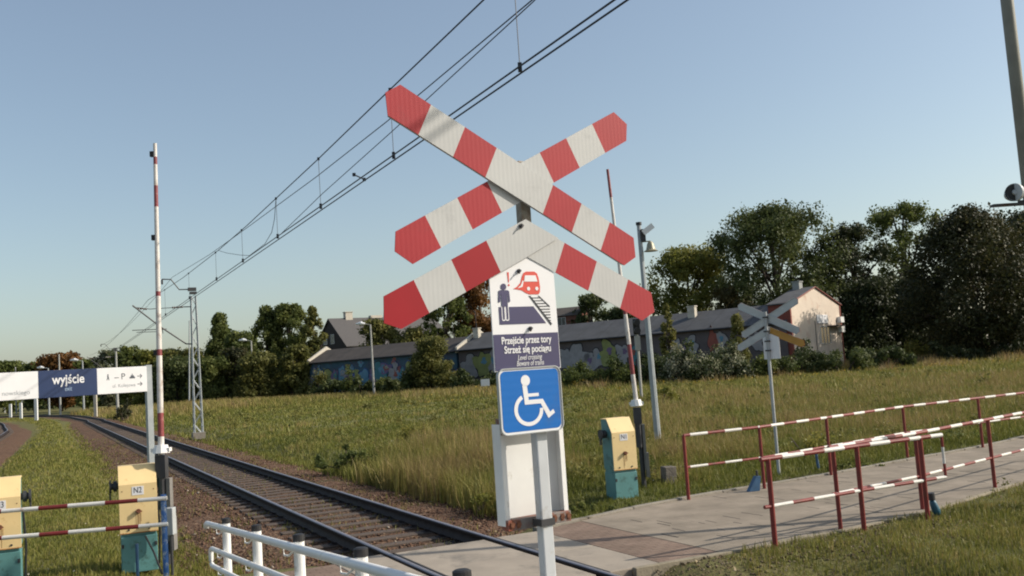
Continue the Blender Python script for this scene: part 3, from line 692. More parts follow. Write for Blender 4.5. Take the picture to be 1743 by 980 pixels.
for px, side in ((1161, 1), (789, 1)):
    tt, _ = wall_at(px); t0, _ = wall_at(782); c = MB(); c.box((tt - t0, 3.2, 7.3), (.9, .6, 1.7)); c.box((tt - t0, 3.2, 8.2), (1.05, .75, .12)); c.build('chimney', m_paleplaster, rf2)
tt, _ = wall_at(789); t0, _ = wall_at(782); c = MB(); c.tube([(tt - t0, 3.2, 8.1), (tt - t0 - .1, 3.2, 10.6)], .05, 6); c.build('aerial', m_dark, rf2)
def house(name, label, x, y, rz, W, depth, eave, ridge, wallm, roofm, gable_axis='x'):
    """gable ends at local +-x when gable_axis is x (ridge along x), else at +-y"""
    t = thing(name, label, 'building', (x, y, GZ), rz)
    m = MB(); m.box((0, 0, eave / 2 - .2), (W, depth, eave + .4))
    o = .3; r = MB()
    if gable_axis == 'x':
        m.add([(-W / 2, -depth / 2, eave), (-W / 2, depth / 2, eave), (-W / 2, 0, ridge - .1), (W / 2, -depth / 2, eave), (W / 2, depth / 2, eave), (W / 2, 0, ridge - .1)], [(0, 2, 1), (3, 4, 5), (0, 3, 5, 2), (1, 2, 5, 4)])
        sl = (ridge - eave) / (depth / 2)
        vs = [(-W / 2 - o, -depth / 2 - o, eave - o * sl), (W / 2 + o, -depth / 2 - o, eave - o * sl), (W / 2 + o, 0, ridge), (-W / 2 - o, 0, ridge), (W / 2 + o, depth / 2 + o, eave - o * sl), (-W / 2 - o, depth / 2 + o, eave - o * sl)]
    else:
        m.add([(-W / 2, -depth / 2, eave), (W / 2, -depth / 2, eave), (0, -depth / 2, ridge - .1), (-W / 2, depth / 2, eave), (W / 2, depth / 2, eave), (0, depth / 2, ridge - .1)], [(0, 1, 2), (3, 5, 4), (0, 2, 5, 3), (1, 4, 5, 2)])
        sl = (ridge - eave) / (W / 2); og = .12
        vs = [(-W / 2 - o, depth / 2 + og, eave - o * sl), (-W / 2 - o, -depth / 2 - og, eave - o * sl), (0, -depth / 2 - og, ridge), (0, depth / 2 + og, ridge), (W / 2 + o, -depth / 2 - og, eave - o * sl), (W / 2 + o, depth / 2 + og, eave - o * sl)]
    vs2 = [(a, b_, c - .13) for a, b_, c in vs]
    m.build('wall', wallm, t)
    r.add(vs + vs2, [(0, 1, 2, 3), (3, 2, 4, 5), (6, 9, 8, 7), (9, 11, 10, 8), (0, 6, 7, 1), (5, 4, 10, 11), (0, 3, 9, 6), (3, 5, 11, 9), (1, 7, 8, 2), (2, 8, 10, 4)])
    rf = r.build('roof', roofm, t)
    return t, rf
def window(parent, x, y, z, w_, h_, axis='front', bars=(1, 0), name='window'):
    """front: on a wall facing -y at y; left: on a wall facing -x at x"""
    f = MB(); pn = MB(); b_ = .06
    def bxx(c, sz, M_): 
        if axis == 'front': M_.box(c, sz)
        else: M_.box(c, (sz[1], sz[0], sz[2]))
    def P(u, dy, zz): return (x + u, y + dy, zz) if axis == 'front' else (x + dy, y + u, zz)
    for s_ in (-1, 1): bxx(P(s_ * (w_ / 2), -.03, z), (b_, .08, h_ + b_), f); bxx(P(0, -.03, z + s_ * h_ / 2), (w_ - b_, .076, b_), f)
    for k in range(bars[0]): bxx(P(-w_ / 2 + w_ * (k + 1) / (bars[0] + 1), -.03, z), (b_ * .7, .06, h_ - b_), f)
    bxx(P(0, -.005, z), (w_ - b_, .03, h_ - b_), pn)
    fo = f.build(name, m_white_frame, parent); pn.build('pane', m_glass, fo); return fo
# pink gabled annex: its gable looks down the track side, in line with the long roof
RA = radians(50); pl_ = np.array([loc(1354, 101), 101.0]); pdv = np.array([cos(RA), sin(RA)])
lo_, hi_ = 2, 14
for _ in range(40):
    PW = (lo_ + hi_) / 2; q_ = pl_ + pdv * PW
    if proj((q_[0], q_[1], 5))[0] < 1432: lo_ = PW
    else: hi_ = PW
PDP = 2.4; nrm_ = np.array([sin(RA), -cos(RA)]); ctr = pl_ + pdv * PW / 2 - nrm_ * PDP / 2
ez = zat(1354, 513, 101); rzg = zat(1390, 487, (pl_ + pdv * PW / 2)[1])
m_pink2 = pmat('cream_plaster', (.60, .51, .42), .9, var=.06, scale=1, dirt=(.50, .37, .29), dirt_amt=.34, dscale=.7)
pk, prf = house('pink_house', 'small cream pink gabled house with red edges at the right end of the warehouse', ctr[0], ctr[1], RA, PW, PDP, ez + .05, rzg + .05, m_pink2, m_roofgrey, 'y')
EZ = ez + .05; RZ = rzg + .05; fy = -PDP / 2; U = lambda f_: -PW / 2 + PW * f_
m = MB()
for s_ in (-1, 1): m.box((s_ * (PW / 2 - .10), fy - .02, EZ / 2), (.28, .06, EZ))
m.box((-PW / 2 - .02, 0, EZ / 2), (.05, PDP, EZ))
m.tube([(-PW / 2 - .25, fy - .12, EZ - .22), (0, fy - .12, RZ - .06), (PW / 2 + .25, fy - .12, EZ - .22)], .07, 6); m.build('red_trim', m_redtrim, pk)
window(pk, U(.64), fy, 3.9, 2.6, 1.9, bars=(2, 0))
m = MB(); m.box((U(.60), fy - .05, 5.65), (2.9, .08, .95)); m.build('notice_board', m_signwhite, pk)
m = MB(); m.box((U(.80), fy - .45, 4.85), (3.2, .9, .12)); m.build('canopy', m_roofbrown, pk)
m = MB(); m.box((U(.95), fy - .25, 5.55), (1.0, .4, .65)); m.box((U(.95), fy - .25, 4.45), (1.0, .4, .65)); m.build('air_conditioner', m_lampwhite, pk)
m = MB(); m.box((-.2, .6, RZ + .15), (.9, .8, 1.0)); m.box((-.2, .6, RZ + .7), (1.05, .95, .10)); m.build('chimney', pmat('grey_chimney', (.28, .29, .28), .9), prf)
m = MB(); m.tube([(U(.45), fy - .06, .3), (U(.45), fy - .06, EZ - 2)], .03, 6); m.build('pipe', m_dark, pk)
# dark house with steep roof
D_ = 178; hz = zat(567, 541, D_); he = zat(590, 588, D_)
hx = loc(567, D_); r_ = radians(36)
hh, hrf = house('steep_roofed_house', 'dark gabled house with a steep grey roof behind the garage row', hx + cos(r_) * 11, D_ + sin(r_) * 11, r_, 22, 13.5, he, hz, m_darkwall, pmat('slate_roof', (.085, .08, .08), .85, var=.15), 'x')
for k in (-1, 1): window(hh, -11.0, k * 1.5 + .6, zat(566, 577, D_), 1.5, 1.7, axis='left')
for xx, zz in ((-7.2, 1.7), (4.5, 1.7)):
    m = MB(); m.box((xx, 0, hz + .3), (1.4, 1.0, 1.5)); m.box((xx, 0, hz + 1.1), (1.6, 1.2, .12)); m.build('chimney', m_paleplaster, hrf)
m = MB(); m.box((-1.5, 0, hz + .1), (2.4, 1.0, .5)); m.build('roof_hatch', m_paleplaster, hrf)
# brick building glimpsed beside the info sign
D_ = 150; bt, brf = house('brick_building', 'red brick building glimpsed between the info sign and the dark willow', loc(957, D_), D_ + 3, radians(-25), 9, 6, zat(965, 535, D_), zat(965, 521, D_), m_brickwall, m_roofbrown, 'x')
window(bt, -1.2, -3.0, zat(965, 548, D_), 1.3, 1.5); window(bt, 2, -3.0, zat(965, 548, D_), 1.3, 1.5)

# ================================================================== TREES
def T(px, top, wpx, D, kind, label, **k):
    h = zat(px, top, D) - GZ; return tree(k.pop('name', 'tree'), label, loc(px, D, h * .6), D, h, wpx / FPX * D, kind, **k)
T(14, 612, 66, 215, 'green', 'pale green tree at the far left edge beyond the exit sign', nl=3000, leaf=.8)
T(58, 616, 50, 205, 'green', 'small dark tree left of the orange topped tree', nl=2500, leaf=.8)
T(104, 599, 84, 200, 'orange', 'round tree turning orange above the navy exit panel', nl=4500, leaf=.75, tint=.35)
T(148, 610, 60, 195, 'green', 'low dark tree just right of the orange topped tree', nl=2500, leaf=.75)
T(184, 594, 52, 178, 'silver', 'thin grey green tree behind the second catenary mast', nl=3000, leaf=.6)
T(222, 587, 74, 172, 'green', 'rounded green tree behind the end post of the exit sign', nl=4500, leaf=.6)
T(256, 594, 60, 160, 'yellow', 'yellow green bushy tree behind the tall raised left barrier', nl=5000, leaf=.5, base=.5, shape='bush')
T(291, 592, 66, 162, 'olive', 'olive tree between the left barrier and the lattice mast', nl=5000, leaf=.5, base=.5, shape='bush')
T(326, 592, 60, 160, 'olive', 'olive tree directly behind the lattice mast', nl=5000, leaf=.5, base=.5, shape='bush', tint=.3)
T(374, 531, 66, 164, 'green', 'tall narrow green tree right of the lattice mast', nl=8000, leaf=.5, shape='cone', base=2.5)
T(412, 562, 74, 158, 'green', 'mid height dark tree beside the tall narrow tree', nl=6500, leaf=.5, base=1)
T(455, 519, 62, 166, 'green', 'left one of the twin topped trees before the steep roofed house', nl=7500, leaf=.5, shape='column', base=2)
T(492, 515, 74, 166, 'green', 'right one of the twin topped trees before the steep roofed house', nl=8500, leaf=.5, base=2)
T(534, 521, 44, 162, 'olive', 'slim olive tree touching the dark gable of the steep roofed house', nl=5000, leaf=.5, shape='column', base=2)
T(360, 606, 90, 150, 'green', 'dark low tree at the field edge under the tall narrow tree', nl=5500, leaf=.45, base=.2, shape='bush')
T(440, 597, 90, 148, 'olive', 'olive low tree at the field edge under the twin topped trees', nl=6000, leaf=.45, base=.2, shape='bush', tint=.35)
T(505, 586, 62, 147, 'olive', 'dense olive low tree at the left end of the garage row', nl=5500, leaf=.45, base=.2, shape='bush', tint=.3)
T(400, 590, 70, 152, 'brown', 'brownish low tree between the two field edge trees on the left', nl=5000, leaf=.45, base=.2, shape='bush')
T(300, 604, 110, 152, 'dark', 'dark low tree at the field edge behind the lattice mast foot', nl=6000, leaf=.45, base=.1, shape='bush')
T(646, 541, 74, 160, 'olive', 'yellowish tree in front of the steep grey roof', nl=6500, leaf=.5, base=2)
T(700, 556, 70, 158, 'olive', 'low olive tree below the left red tip of the chevron', nl=6000, leaf=.5, base=2, tint=.6)
T(757, 500, 96, 160, 'green', 'loose dark tree with sky gaps left of the orange tree', nl=6500, leaf=.5, shell=1.0, nc=60, rk=.12)
T(818, 466, 92, 165, 'orange', 'orange leaved autumn tree left of the info sign', nl=8000, leaf=.5)
T(733, 572, 82, 124, 'olive', 'pale olive willow like tree in the gap between garages and warehouse', nl=9000, leaf=.34, base=.6, shape='bush', tint=.4)
T(1008, 499, 74, 148, 'dark', 'dark drooping tree right of the info sign', nl=7000, leaf=.45)
T(1066, 520, 74, 146, 'dark', 'dark tree behind the right barrier arm', nl=6000, leaf=.45)
T(1172, 416, 158, 138, 'yellow', 'yellow green round tree behind the bell pole', nl=15000, leaf=.42, tint=.42, base=1.5)
T(1243, 486, 78, 128, 'brown', 'reddish brown tree between the yellow green and the large dark tree', nl=8000, leaf=.4, tint=.8)
T(1318, 347, 236, 130, 'dark', 'large dark green round tree rising behind the pink house', nl=30000, leaf=.38, nc=80, rk=.13, shell=.75, tint=.6)
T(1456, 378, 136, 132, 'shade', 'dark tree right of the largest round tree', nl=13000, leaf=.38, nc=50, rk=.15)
T(1538, 344, 172, 138, 'green', 'loose tall tree with sky showing between its limbs', nl=16000, leaf=.38, nc=70, rk=.11, shell=1.0, tint=.3)
T(1655, 348, 250, 104, 'brown', 'huge dense brown green tree hanging to the ground at the right', nl=36000, leaf=.32, nc=110, rk=.14, base=.8, shape='column', tint=.45)
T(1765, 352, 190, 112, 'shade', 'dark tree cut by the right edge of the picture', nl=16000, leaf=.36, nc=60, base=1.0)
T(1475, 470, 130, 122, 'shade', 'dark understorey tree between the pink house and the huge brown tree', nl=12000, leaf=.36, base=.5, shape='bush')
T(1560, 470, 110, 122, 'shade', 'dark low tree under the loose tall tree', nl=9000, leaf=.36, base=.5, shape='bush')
T(1138, 517, 30, 98, 'olive', 'slender olive sapling standing before the warehouse roof', nl=2600, leaf=.24, base=1, shape='column', tint=.6)
T(1256, 532, 44, 95, 'olive', 'bushy green sapling before the warehouse wall left of the far crossbuck', nl=3600, leaf=.24, base=.4, shape='cone', tint=.6)
T(1462, 540, 44, 124, 'green', 'leafy sapling behind the right corner of the pink house', nl=3600, leaf=.24, base=.2, shape='bush', tint=.7)
def B(px, top, wpx, D, kind, label, **k):
    h = zat(px, top, D) - GZ; return bush(k.pop('name', 'bush'), label, loc(px, D), D, h, wpx / FPX * D, kind, **k)
B(548, 622, 44, 140, 'olive', 'olive shrub at the left corner of the garage row', dpt=2, leaf=.25)
B(600, 618, 40, 135, 'green', 'green shrub climbing the blue wall left of the street lamp', dpt=2, leaf=.25)
B(655, 622, 46, 130, 'green', 'green shrub against the blue wall right of the street lamp', dpt=2, leaf=.25)
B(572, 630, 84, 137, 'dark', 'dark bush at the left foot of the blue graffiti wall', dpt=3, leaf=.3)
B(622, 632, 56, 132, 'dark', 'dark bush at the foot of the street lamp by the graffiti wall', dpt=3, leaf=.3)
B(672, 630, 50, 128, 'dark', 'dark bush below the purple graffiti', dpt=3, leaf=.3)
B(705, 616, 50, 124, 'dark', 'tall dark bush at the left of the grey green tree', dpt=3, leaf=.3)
B(768, 600, 40, 122, 'olive', 'olive shrub between the willow like tree and the warehouse corner', dpt=2, leaf=.25, nl=2500)
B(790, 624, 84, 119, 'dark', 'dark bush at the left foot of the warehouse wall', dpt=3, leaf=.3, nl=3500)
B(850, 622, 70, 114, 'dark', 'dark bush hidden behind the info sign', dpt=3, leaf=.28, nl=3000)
B(930, 612, 80, 108, 'green', 'green bush right of the info sign under the graffiti', dpt=3, leaf=.26, nl=4000)
B(992, 603, 90, 100, 'green', 'broad green bush under the pale graffiti letters', dpt=4, leaf=.25, nl=6000, tint=.35)
B(1056, 593, 84, 98, 'green', 'green bush behind the right barrier arm', dpt=4, leaf=.25, nl=6000, tint=.3)
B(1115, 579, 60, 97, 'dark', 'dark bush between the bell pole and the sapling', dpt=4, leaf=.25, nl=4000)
B(1168, 573, 92, 90, 'bloom', 'cream flowering knotweed bush right of the bell pole', dpt=5, leaf=.22, nl=8000, nc=26, tint=.55)
B(1236, 564, 84, 90, 'bloom', 'cream flowering knotweed bush left of the far crossbuck', dpt=5, leaf=.22, nl=8000, nc=26, tint=.58)
B(1300, 575, 102, 90, 'green', 'green bush behind the far crossbuck post', dpt=4, leaf=.23, nl=5500, tint=.4)
B(1362, 569, 108, 92, 'bloom', 'sparsely flowering bush at the left foot of the pink house', dpt=4, leaf=.23, nl=6000, tint=.36)
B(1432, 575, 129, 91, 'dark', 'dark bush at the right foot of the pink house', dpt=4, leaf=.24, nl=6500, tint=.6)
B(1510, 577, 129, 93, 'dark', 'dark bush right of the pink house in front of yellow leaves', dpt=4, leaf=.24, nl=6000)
B(1563, 558, 74, 108, 'yellow', 'bright yellow green bush lit in the shade of the large trees', dpt=4, leaf=.28, nl=3800, tint=.7)
B(1500, 572, 60, 110, 'yellow', 'smaller yellow green bush left of the brightest one', dpt=4, leaf=.28, nl=2500, tint=.5)
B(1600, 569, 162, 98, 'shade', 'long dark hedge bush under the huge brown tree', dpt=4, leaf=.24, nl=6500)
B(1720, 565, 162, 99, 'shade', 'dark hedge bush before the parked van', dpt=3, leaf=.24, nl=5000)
B(1392, 586, 40, 100, 'yellow', 'small light bush under the window of the pink house', dpt=2, leaf=.2, nl=1500)
B(213, 672, 26, 92, 'brown', 'dark low shrub beside the track near the exit sign', dpt=2.5, leaf=.16, nl=1600)
# bushes in the field
def F_(px, py, h, w_, kind, label, **k):
    p = ground(px, py); return bush('bush', label, p[0], p[1], h, w_, kind, group='low bushes in the field', **k)
F_(592, 790, .62, 2.2, 'green', 'low dark green bush in the tall grass right of the track', nl=2600, leaf=.07, tint=.3, dpt=1.4)
F_(672, 775, .55, 1.6, 'olive', 'low olive bush next to the dark field bush', nl=1500, leaf=.07, tint=.3, dpt=1.2)
F_(708, 752, .95, 1.5, 'yellow', 'yellow green shrub standing in the field left of the wheelchair sign', nl=1700, leaf=.08, tint=.55)
F_(1126, 684, 1.2, 2.0, 'yellow', 'yellow green shrub behind the bell pole in the field', nl=1500, leaf=.11, tint=.4)
F_(1382, 772, .75, 1.6, 'yellow', 'yellow green weed clump behind the far railing', nl=1200, leaf=.06, tint=.55)
F_(1150, 762, .6, .9, 'yellow', 'leafy weed clump at the foot of the bell pole', nl=800, leaf=.06, tint=.5)
F_(1012, 866, .18, 1.3, 'green', 'broad leaved weeds at the foot of the right yellow cabinet', nl=1300, leaf=.06, tint=.8, dpt=.6)
F_(948, 872, .2, .7, 'green', 'broad leaved weeds right of the white panel', nl=500, leaf=.06, tint=.7, dpt=.5)
F_(818, 858, .32, .55, 'yellow', 'small bright weed left of the white panel', nl=350, leaf=.05, tint=.5)
F_(1450, 795, .2, 1.6, 'green', 'low ground weeds at the far kerb behind the middle railing', nl=900, leaf=.05, tint=.8, dpt=.5)
# far wood closing the horizon
far = []
for _ in range(420):
    px = random.uniform(-260, 2000); D = random.uniform(240, 300); far.append((loc(px, D), D, random.uniform(.5, 7.5), random.uniform(3, 5.5)))
V, F, T_ = crown(42000, far, 1.3, .35, .2)
wood = arr_mesh('distant_wood', V, F, LEAF['dark'], None, {'tint': T_}); tag(wood, 'dark distant wood closing the view behind trees and houses', 'wood', kind='stuff')

# ================================================================== OVERHEAD LINE
def lattice(t, h, w0, w1, n_=13):
    m = MB()
    def wd(z): return w0 + (w1 - w0) * z / h
    for sx in (-1, 1):
        for sy in (-1, 1): m.tube([(sx * w0 / 2, sy * w0 / 2, 0), (sx * w1 / 2, sy * w1 / 2, h)], .035, 4)
    zz = [h * (1 - (1 - k / n_) ** 1.05) for k in range(n_ + 1)]
    for i in range(n_):
        a, b_ = zz[i], zz[i + 1]; s_ = 1 if i % 2 else -1; wa, wb = wd(a) / 2, wd(b_) / 2
        for q in (-1, 1):
            m.tube([(-s_ * wa, q * wa, a), (s_ * wb, q * wb, b_)], .016, 4); m.tube([(q * wa, s_ * wa, a), (q * wb, -s_ * wb, b_)], .016, 4)
    m.build('lattice_frame', m_galv, t)
    m = MB(); m.box((0, 0, -.02), (.62, .62, .34)); m.build('footing', m_kerb, t)
def insulator(m, a, b_, r=.06):
    a, b_ = Vector(a), Vector(b_); n_ = 6; pts = []; rs = []
    for k in range(n_ * 2 + 1): pts.append(a.lerp(b_, k / (n_ * 2))); rs.append(r if k % 2 else r * .5)
    m.tube(pts, rs, 8)
def mast(label, x, y, h, rz, latt=True, arm=True):
    t = thing('catenary_mast', label, 'catenary mast', (x, y, GZ), rz)       # local -x points to the track
    if latt: lattice(t, h - .3, .42, .24)
    else:
        m = MB(); m.tube([(0, 0, -.1), (0, 0, h)], [.17, .10], 10); m.build('pole', m_pole_conc, t)
    if not arm: return t
    m = MB(); m.box((0, 0, h - .15), (.34, .34, .12)); m.box((-.05, 0, h + .05), (.42, .2, .18))
    m.tube([(-.1, 0, h + .05), (-.70, 0, h + .05), (-1.1, 0, h + .60), (-1.55, 0, h + .62)], .035, 6); m.build('feeder_bracket', m_dark, t)
    m = MB(); m.tube([(-.12, 0, 4.83), (-.45, 0, 4.85), (-1.7, 0, 5.8), (-3.05, 0, 6.98)], .04, 6)
    m.tube([(-.12, 0, 6.82), (-.6, 0, 6.82)], .03, 6); m.tube([(-1.05, 0, 6.80), (-2.2, 0, 6.76), (-3.0, 0, 6.88)], .02, 6); m.build('cantilever', m_dark, t)
    m = MB(); insulator(m, (-.55, 0, 6.82), (-1.1, 0, 6.80)); insulator(m, (-1.55, 0, h + .60), (-1.55, 0, h + .34)); insulator(m, (-2.35, 0, 6.75), (-2.8, 0, 6.83), .05)
    m.build('insulator', m_insul, t)
    m = MB(); m.tube([(-1.4, 0, 5.68), (-3.1, 0, 5.68)], .022, 6); m.tube([(-1.9, 0, 5.56), (-2.9, 0, 5.57)], .018, 6); m.tube([(-1.62, 0, 5.72), (-1.60, 0, 5.45)], .02, 6); m.build('steady_arm', m_dark, t)
    return t
mA = ground(338, 739); mast('steel lattice catenary mast standing in the grass right of the track', mA[0], mA[1], 7.7, TANG)
mBp = mA[:2] + TD * 66 + TP * .35
mast('second catenary mast with grey round pole beyond the exit sign', mBp[0], mBp[1], 7.7, TANG, latt=False)
for px, D, top, lab in ((103, 158, 602, 'third catenary pole behind the navy exit panel'), (28, 205, 624, 'farthest catenary pole at the left picture edge'), (8, 240, 628, 'catenary pole just visible behind the left white panel')):
    mast(lab, loc(px, D), D, zat(px, top, D), TANG, latt=False, arm=False)
# wires: each one hangs in the vertical plane over the track (or the mast side), points given as (distance along, height)
def wire(label, pts, d, r, name='contact_wire', cat='wire', grp='overhead railway wires'):
    m = MB(); q = [(*ts(d if not callable(d) else d(s), s), z) for s, z in pts]
    m.tube([tuple(p) for p in q], r, 5, cap=False); return tag(m.build(name, m_wire), label, cat, grp)
def lin(a, b_, n_, sag=0.0): return [(a[0] + (b_[0] - a[0]) * k / n_, a[1] + (b_[1] - a[1]) * k / n_ - sag * 4 * (k / n_) * (1 - k / n_)) for k in range(n_ + 1)]
cz = 5.62
wire('left one of the two parallel lower contact wires', lin((-35, cz), (38.4, 5.55), 12) + lin((38.4, 5.55), (104, 5.6), 10)[1:], lambda s: -.03 - .0 * s, .011)
wire('right one of the two parallel lower contact wires', lin((-35, cz), (38.4, 5.55), 12) + lin((38.4, 5.55), (104, 5.6), 10)[1:], lambda s: .09, .011)
mess = [(-35, 7.5), (-20, 7.08), (-9, 6.82), (-2.5, 6.70), (1.0, 6.63), (5.4, 6.53), (12.4, 6.43), (17, 6.42), (25, 6.52), (31, 6.68), (38.2, 6.92)]
mess2 = lin((38.2, 6.92), (104, 6.95), 18, .5)
wire('upper carrier wire from which the droppers hang', mess + mess2[1:], 0.03, .011, 'carrier_wire')
fd = [(-30, 7.7), (-12, 7.35), (-1.6, 7.15), (4.4, 7.10), (9.6, 7.14), (19.4, 7.34), (26, 7.5), (37.6, 7.97)]
wire('feeder wire running to the bracket on top of the lattice mast', fd + lin((37.6, 7.97), (104, 7.97), 14, .5)[1:], 1.15, .010, 'feeder_wire')
wire('thin slanting wire joining the contact wires left of the crossbuck', [(-12, 6.8), (-3.7, 6.21), (1.0, 5.99), (5.1, 5.83), (8.7, 5.62)], 0.03, .007, 'slanting_wire')
def zm(s): 
    A = mess + mess2[1:]; return float(np.interp(s, [a[0] for a in A], [a[1] for a in A]))
dg_ = 'droppers between carrier and contact wires'
for s_, lab in ((-3.3, 'nearest dropper above the crossbuck, reaching the top picture edge'), (1.0, 'dropper ending beside the upper left red tip of the crossbuck'), (5.25, 'second dropper left of the crossbuck'), (9.0, 'dropper beside the curved jumper'), (13.2, 'fourth dropper left of the crossbuck'), (17.5, 'fifth dropper left of the crossbuck'), (23.5, 'dropper just before the lattice mast'), (31, 'dropper nearest to the lattice mast')):
    m = MB(); a = ts(0.03, s_); m.tube([(a[0], a[1], zm(s_)), (a[0], a[1], 5.62)], .005, 4); m.box((a[0], a[1], 5.62), (.045, .045, .10)); m.box((a[0], a[1], zm(s_)), (.04, .04, .05))
    tag(m.build('dropper', m_wire), lab, 'dropper', dg_)
a = [ts(0.03, s_) for s_ in (9.3, 9.5, 10.2, 12.0, 12.4)]
m = MB(); cj = [(9.0, zm(9.0)), (9.25, 6.05), (9.6, 5.8), (10.4, 5.65), (12.3, 5.63), (13.6, 5.82), (15.6, 6.15), (17, zm(17))]
m.tube([(*ts(0.03, s_), z) for s_, z in cj], .007, 5); tag(m.build('jumper_wire', m_wire), 'curved jumper wire sagging from the carrier wire to the contact wires', 'wire', 'overhead railway wires')
m = MB(); a = ts(.03, 2.9); m.tube([(*ts(-.12, 2.55), 5.65), (*ts(.16, 2.9), 5.65)], .012, 5); m.box((*ts(-.12, 2.55), 5.65), (.05, .05, .05)); m.box((*ts(.16, 2.9), 5.65), (.05, .05, .05)); tag(m.build('wire_clamp', m_wire), 'short clamp bridging the two contact wires', 'clamp')

# ================================================================== CROSSBUCKS
ARM_RED = sign_face('red_sheeting', (.33, .026, .034), 0, 90); ARM_WHITE = sign_face('white_sheeting', (.45, .455, .45), 0, 90)
ARM_RED2 = pmat('chevron_red_sheeting', (.28, .008, .015), .55, spec=.25, var=.06)
HW = .071
def board(mb_, segs, org, ang, y0, y1, tip_a, tip_b):
    """striped board: segs = [(t0,t1,mat)], org = centre, ang = direction in the x/z plane; tips = half-pointed ends"""
    c, s_ = cos(ang), sin(ang)
    def P(t, v): return (org[0] + t * c - v * s_, org[1] + t * s_ + v * c)
    for i, (t0, t1, mi) in enumerate(segs):
        pl = []
        if tip_a and i == 0: pl += [P(t0 + .045, -HW), ]
        else: pl += [P(t0, -HW)]
        if tip_b and i == len(segs) - 1: pl += [P(t1 - .045, -HW), P(t1, -.006), P(t1 - .042, HW)]
        else: pl += [P(t1, -HW), P(t1, HW)]
        if tip_a and i == 0: pl += [P(t0 + .042, HW), P(t0, .006)]
        else: pl += [P(t0, HW)]
        mb_.plate(pl, y0, y1, mi)
def crossbuck(name, label, x, y, z0, rz, info=True, near=True, group='crossbuck signs', orange=False):
    t = thing(name, label, 'railway crossing sign', (x, y, GZ), rz, group); zc = 3.08 + z0 - GZ
    st = [(-.68, -.49, 0), (-.49, -.32, 1), (-.32, -.155, 0), (-.155, .155, 1), (.155, .32, 0), (.32, .49, 1), (.49, .68, 0)]
    A1 = radians(-27.0); A2 = radians(26.8)
    # post
    m = MB(); m.tube([(.060, .0, -.2), (.054, 0, zc + .13)], .035 * (1 if near else .9), 16 if near else 10)
    if near: m = MB(); m.box((.056, .0, 1.25), (.056, .044, 2.9))
    m.build('post', m_postwhite if near else m_grey, t, bevel=.006 if near else 0)
    if near:
        m = MB(); m.box((.056, .0, (2.705 + zc + .10) / 2), (.052, .042, zc + .10 - 2.705)); m.build('upper_post', pmat('tan_weathered_steel', (.30, .27, .22), .6, var=.15, dirt=(.20, .12, .07), dirt_amt=.35, dscale=9), t, bevel=.006)
    # boards: front sheet + folded aluminium rim behind
    for ang, y0, nm, du in ((A2, -.050, 'cross_arm', .020), (A1, -.066, 'cross_arm', .003)):
        m = MB(); board(m, st, (du, zc), ang, y0, y0 + .003, True, True); o = m.build(nm, [ARM_RED, ARM_WHITE], t)
        m = MB(); HWo = HW; c, s_ = cos(ang), sin(ang)
        for v in (-HW + .004, HW - .004):
            p0 = (du - .63 * c - v * s_, zc - .63 * s_ + v * c); p1 = (du + .63 * c - v * s_, zc + .63 * s_ + v * c)
            m.box(((p0[0] + p1[0]) / 2, y0 + .009, (p0[1] + p1[1]) / 2), (1.26, .012, .006), ry=-ang)
        board(m, [(-.676, .676, 0)], (du, zc), ang, y0 + .0035, y0 + .0055, True, True)
        m.build('back_frame', m_signback, o)
    # chevron: left arm overlaps the right one
    zi = zc - .245; L = .76
    seg = [(0.0, .19, 1), (.19, .378, 0), (.378, .568, 1), (.568, L, 0)]
    AL, AR = radians(180 + 25), radians(-25)
    oz = zc - .158 - HW / cos(radians(25))
    for ang, y0, mats_, hw in ((AR, -.044, [ARM_RED, ARM_WHITE], 1), (AL, -.054, [ARM_RED2, ARM_WHITE], 1)):
        m = MB(); c, s_ = cos(ang), sin(ang); org = (.027, oz)
        for i, (t0, t1, mi) in enumerate(seg):
            def P(tt, v): return (org[0] + tt * c - v * s_, org[1] + tt * s_ + v * c)
            up = 1 if ang == AR else -1
            k = HW * tan(radians(25))
            if i == 0:
                # mitred at the apex: upper edge reaches the apex line, the left arm runs on to the inner corner
                pl = [P(-k, HW * up), P(t1, HW * up), P(t1, -HW * up), P(k, -HW * up)]
                if ang == AL: pl = [P(-k, HW * up), P(t1, HW * up), P(t1, -HW * up), P(k, -HW * up), P(-.145 , -HW * up * 1.0 + 0.0), P(-.175, HW * up * -.35)] 
                if ang == AL:
                    # overlap flap along the right arm up to its upper edge
                    cr, sr = cos(AR), sin(AR); q1 = (org[0] + .148 * cr - HW * sr, org[1] + .148 * sr + HW * cr)
                    pl = [P(-k, HW * up), P(t1, HW * up), P(t1, -HW * up), P(k, -HW * up), q1]
            elif i == len(seg) - 1: pl = [P(t0, HW * up), P(t1 - .047, HW * up), P(t1, (-.019 if ang == AL else -.004) * up), P(t1 - .055, -HW * up), P(t0, -HW * up)]
            else: pl = [P(t0, HW * up), P(t1, HW * up), P(t1, -HW * up), P(t0, -HW * up)]
            # orient counter-clockwise
            ar = sum(pl[a][0] * pl[(a + 1) % len(pl)][1] - pl[(a + 1) % len(pl)][0] * pl[a][1] for a in range(len(pl)))
            if ar < 0: pl = pl[::-1]
            m.plate(pl, y0, y0 + .003, mi)
        o = m.build('chevron_arm', mats_, t)
        m = MB(); pl = [P(0, HW * .96 * up), P(L - .050, HW * .96 * up), P(L - .004, -.01 * up), P(L - .058, -HW * .96 * up), P(.04, -HW * .96 * up)]
        ar = sum(pl[a][0] * pl[(a + 1) % len(pl)][1] - pl[(a + 1) % len(pl)][0] * pl[a][1] for a in range(len(pl)))
        if ar < 0: pl = pl[::-1]
        m.plate(pl, y0 + .0035, y0 + .006, 0); m.build('back_frame', [m_orangeback] if (orange and ang == AL) else [m_signback], o)
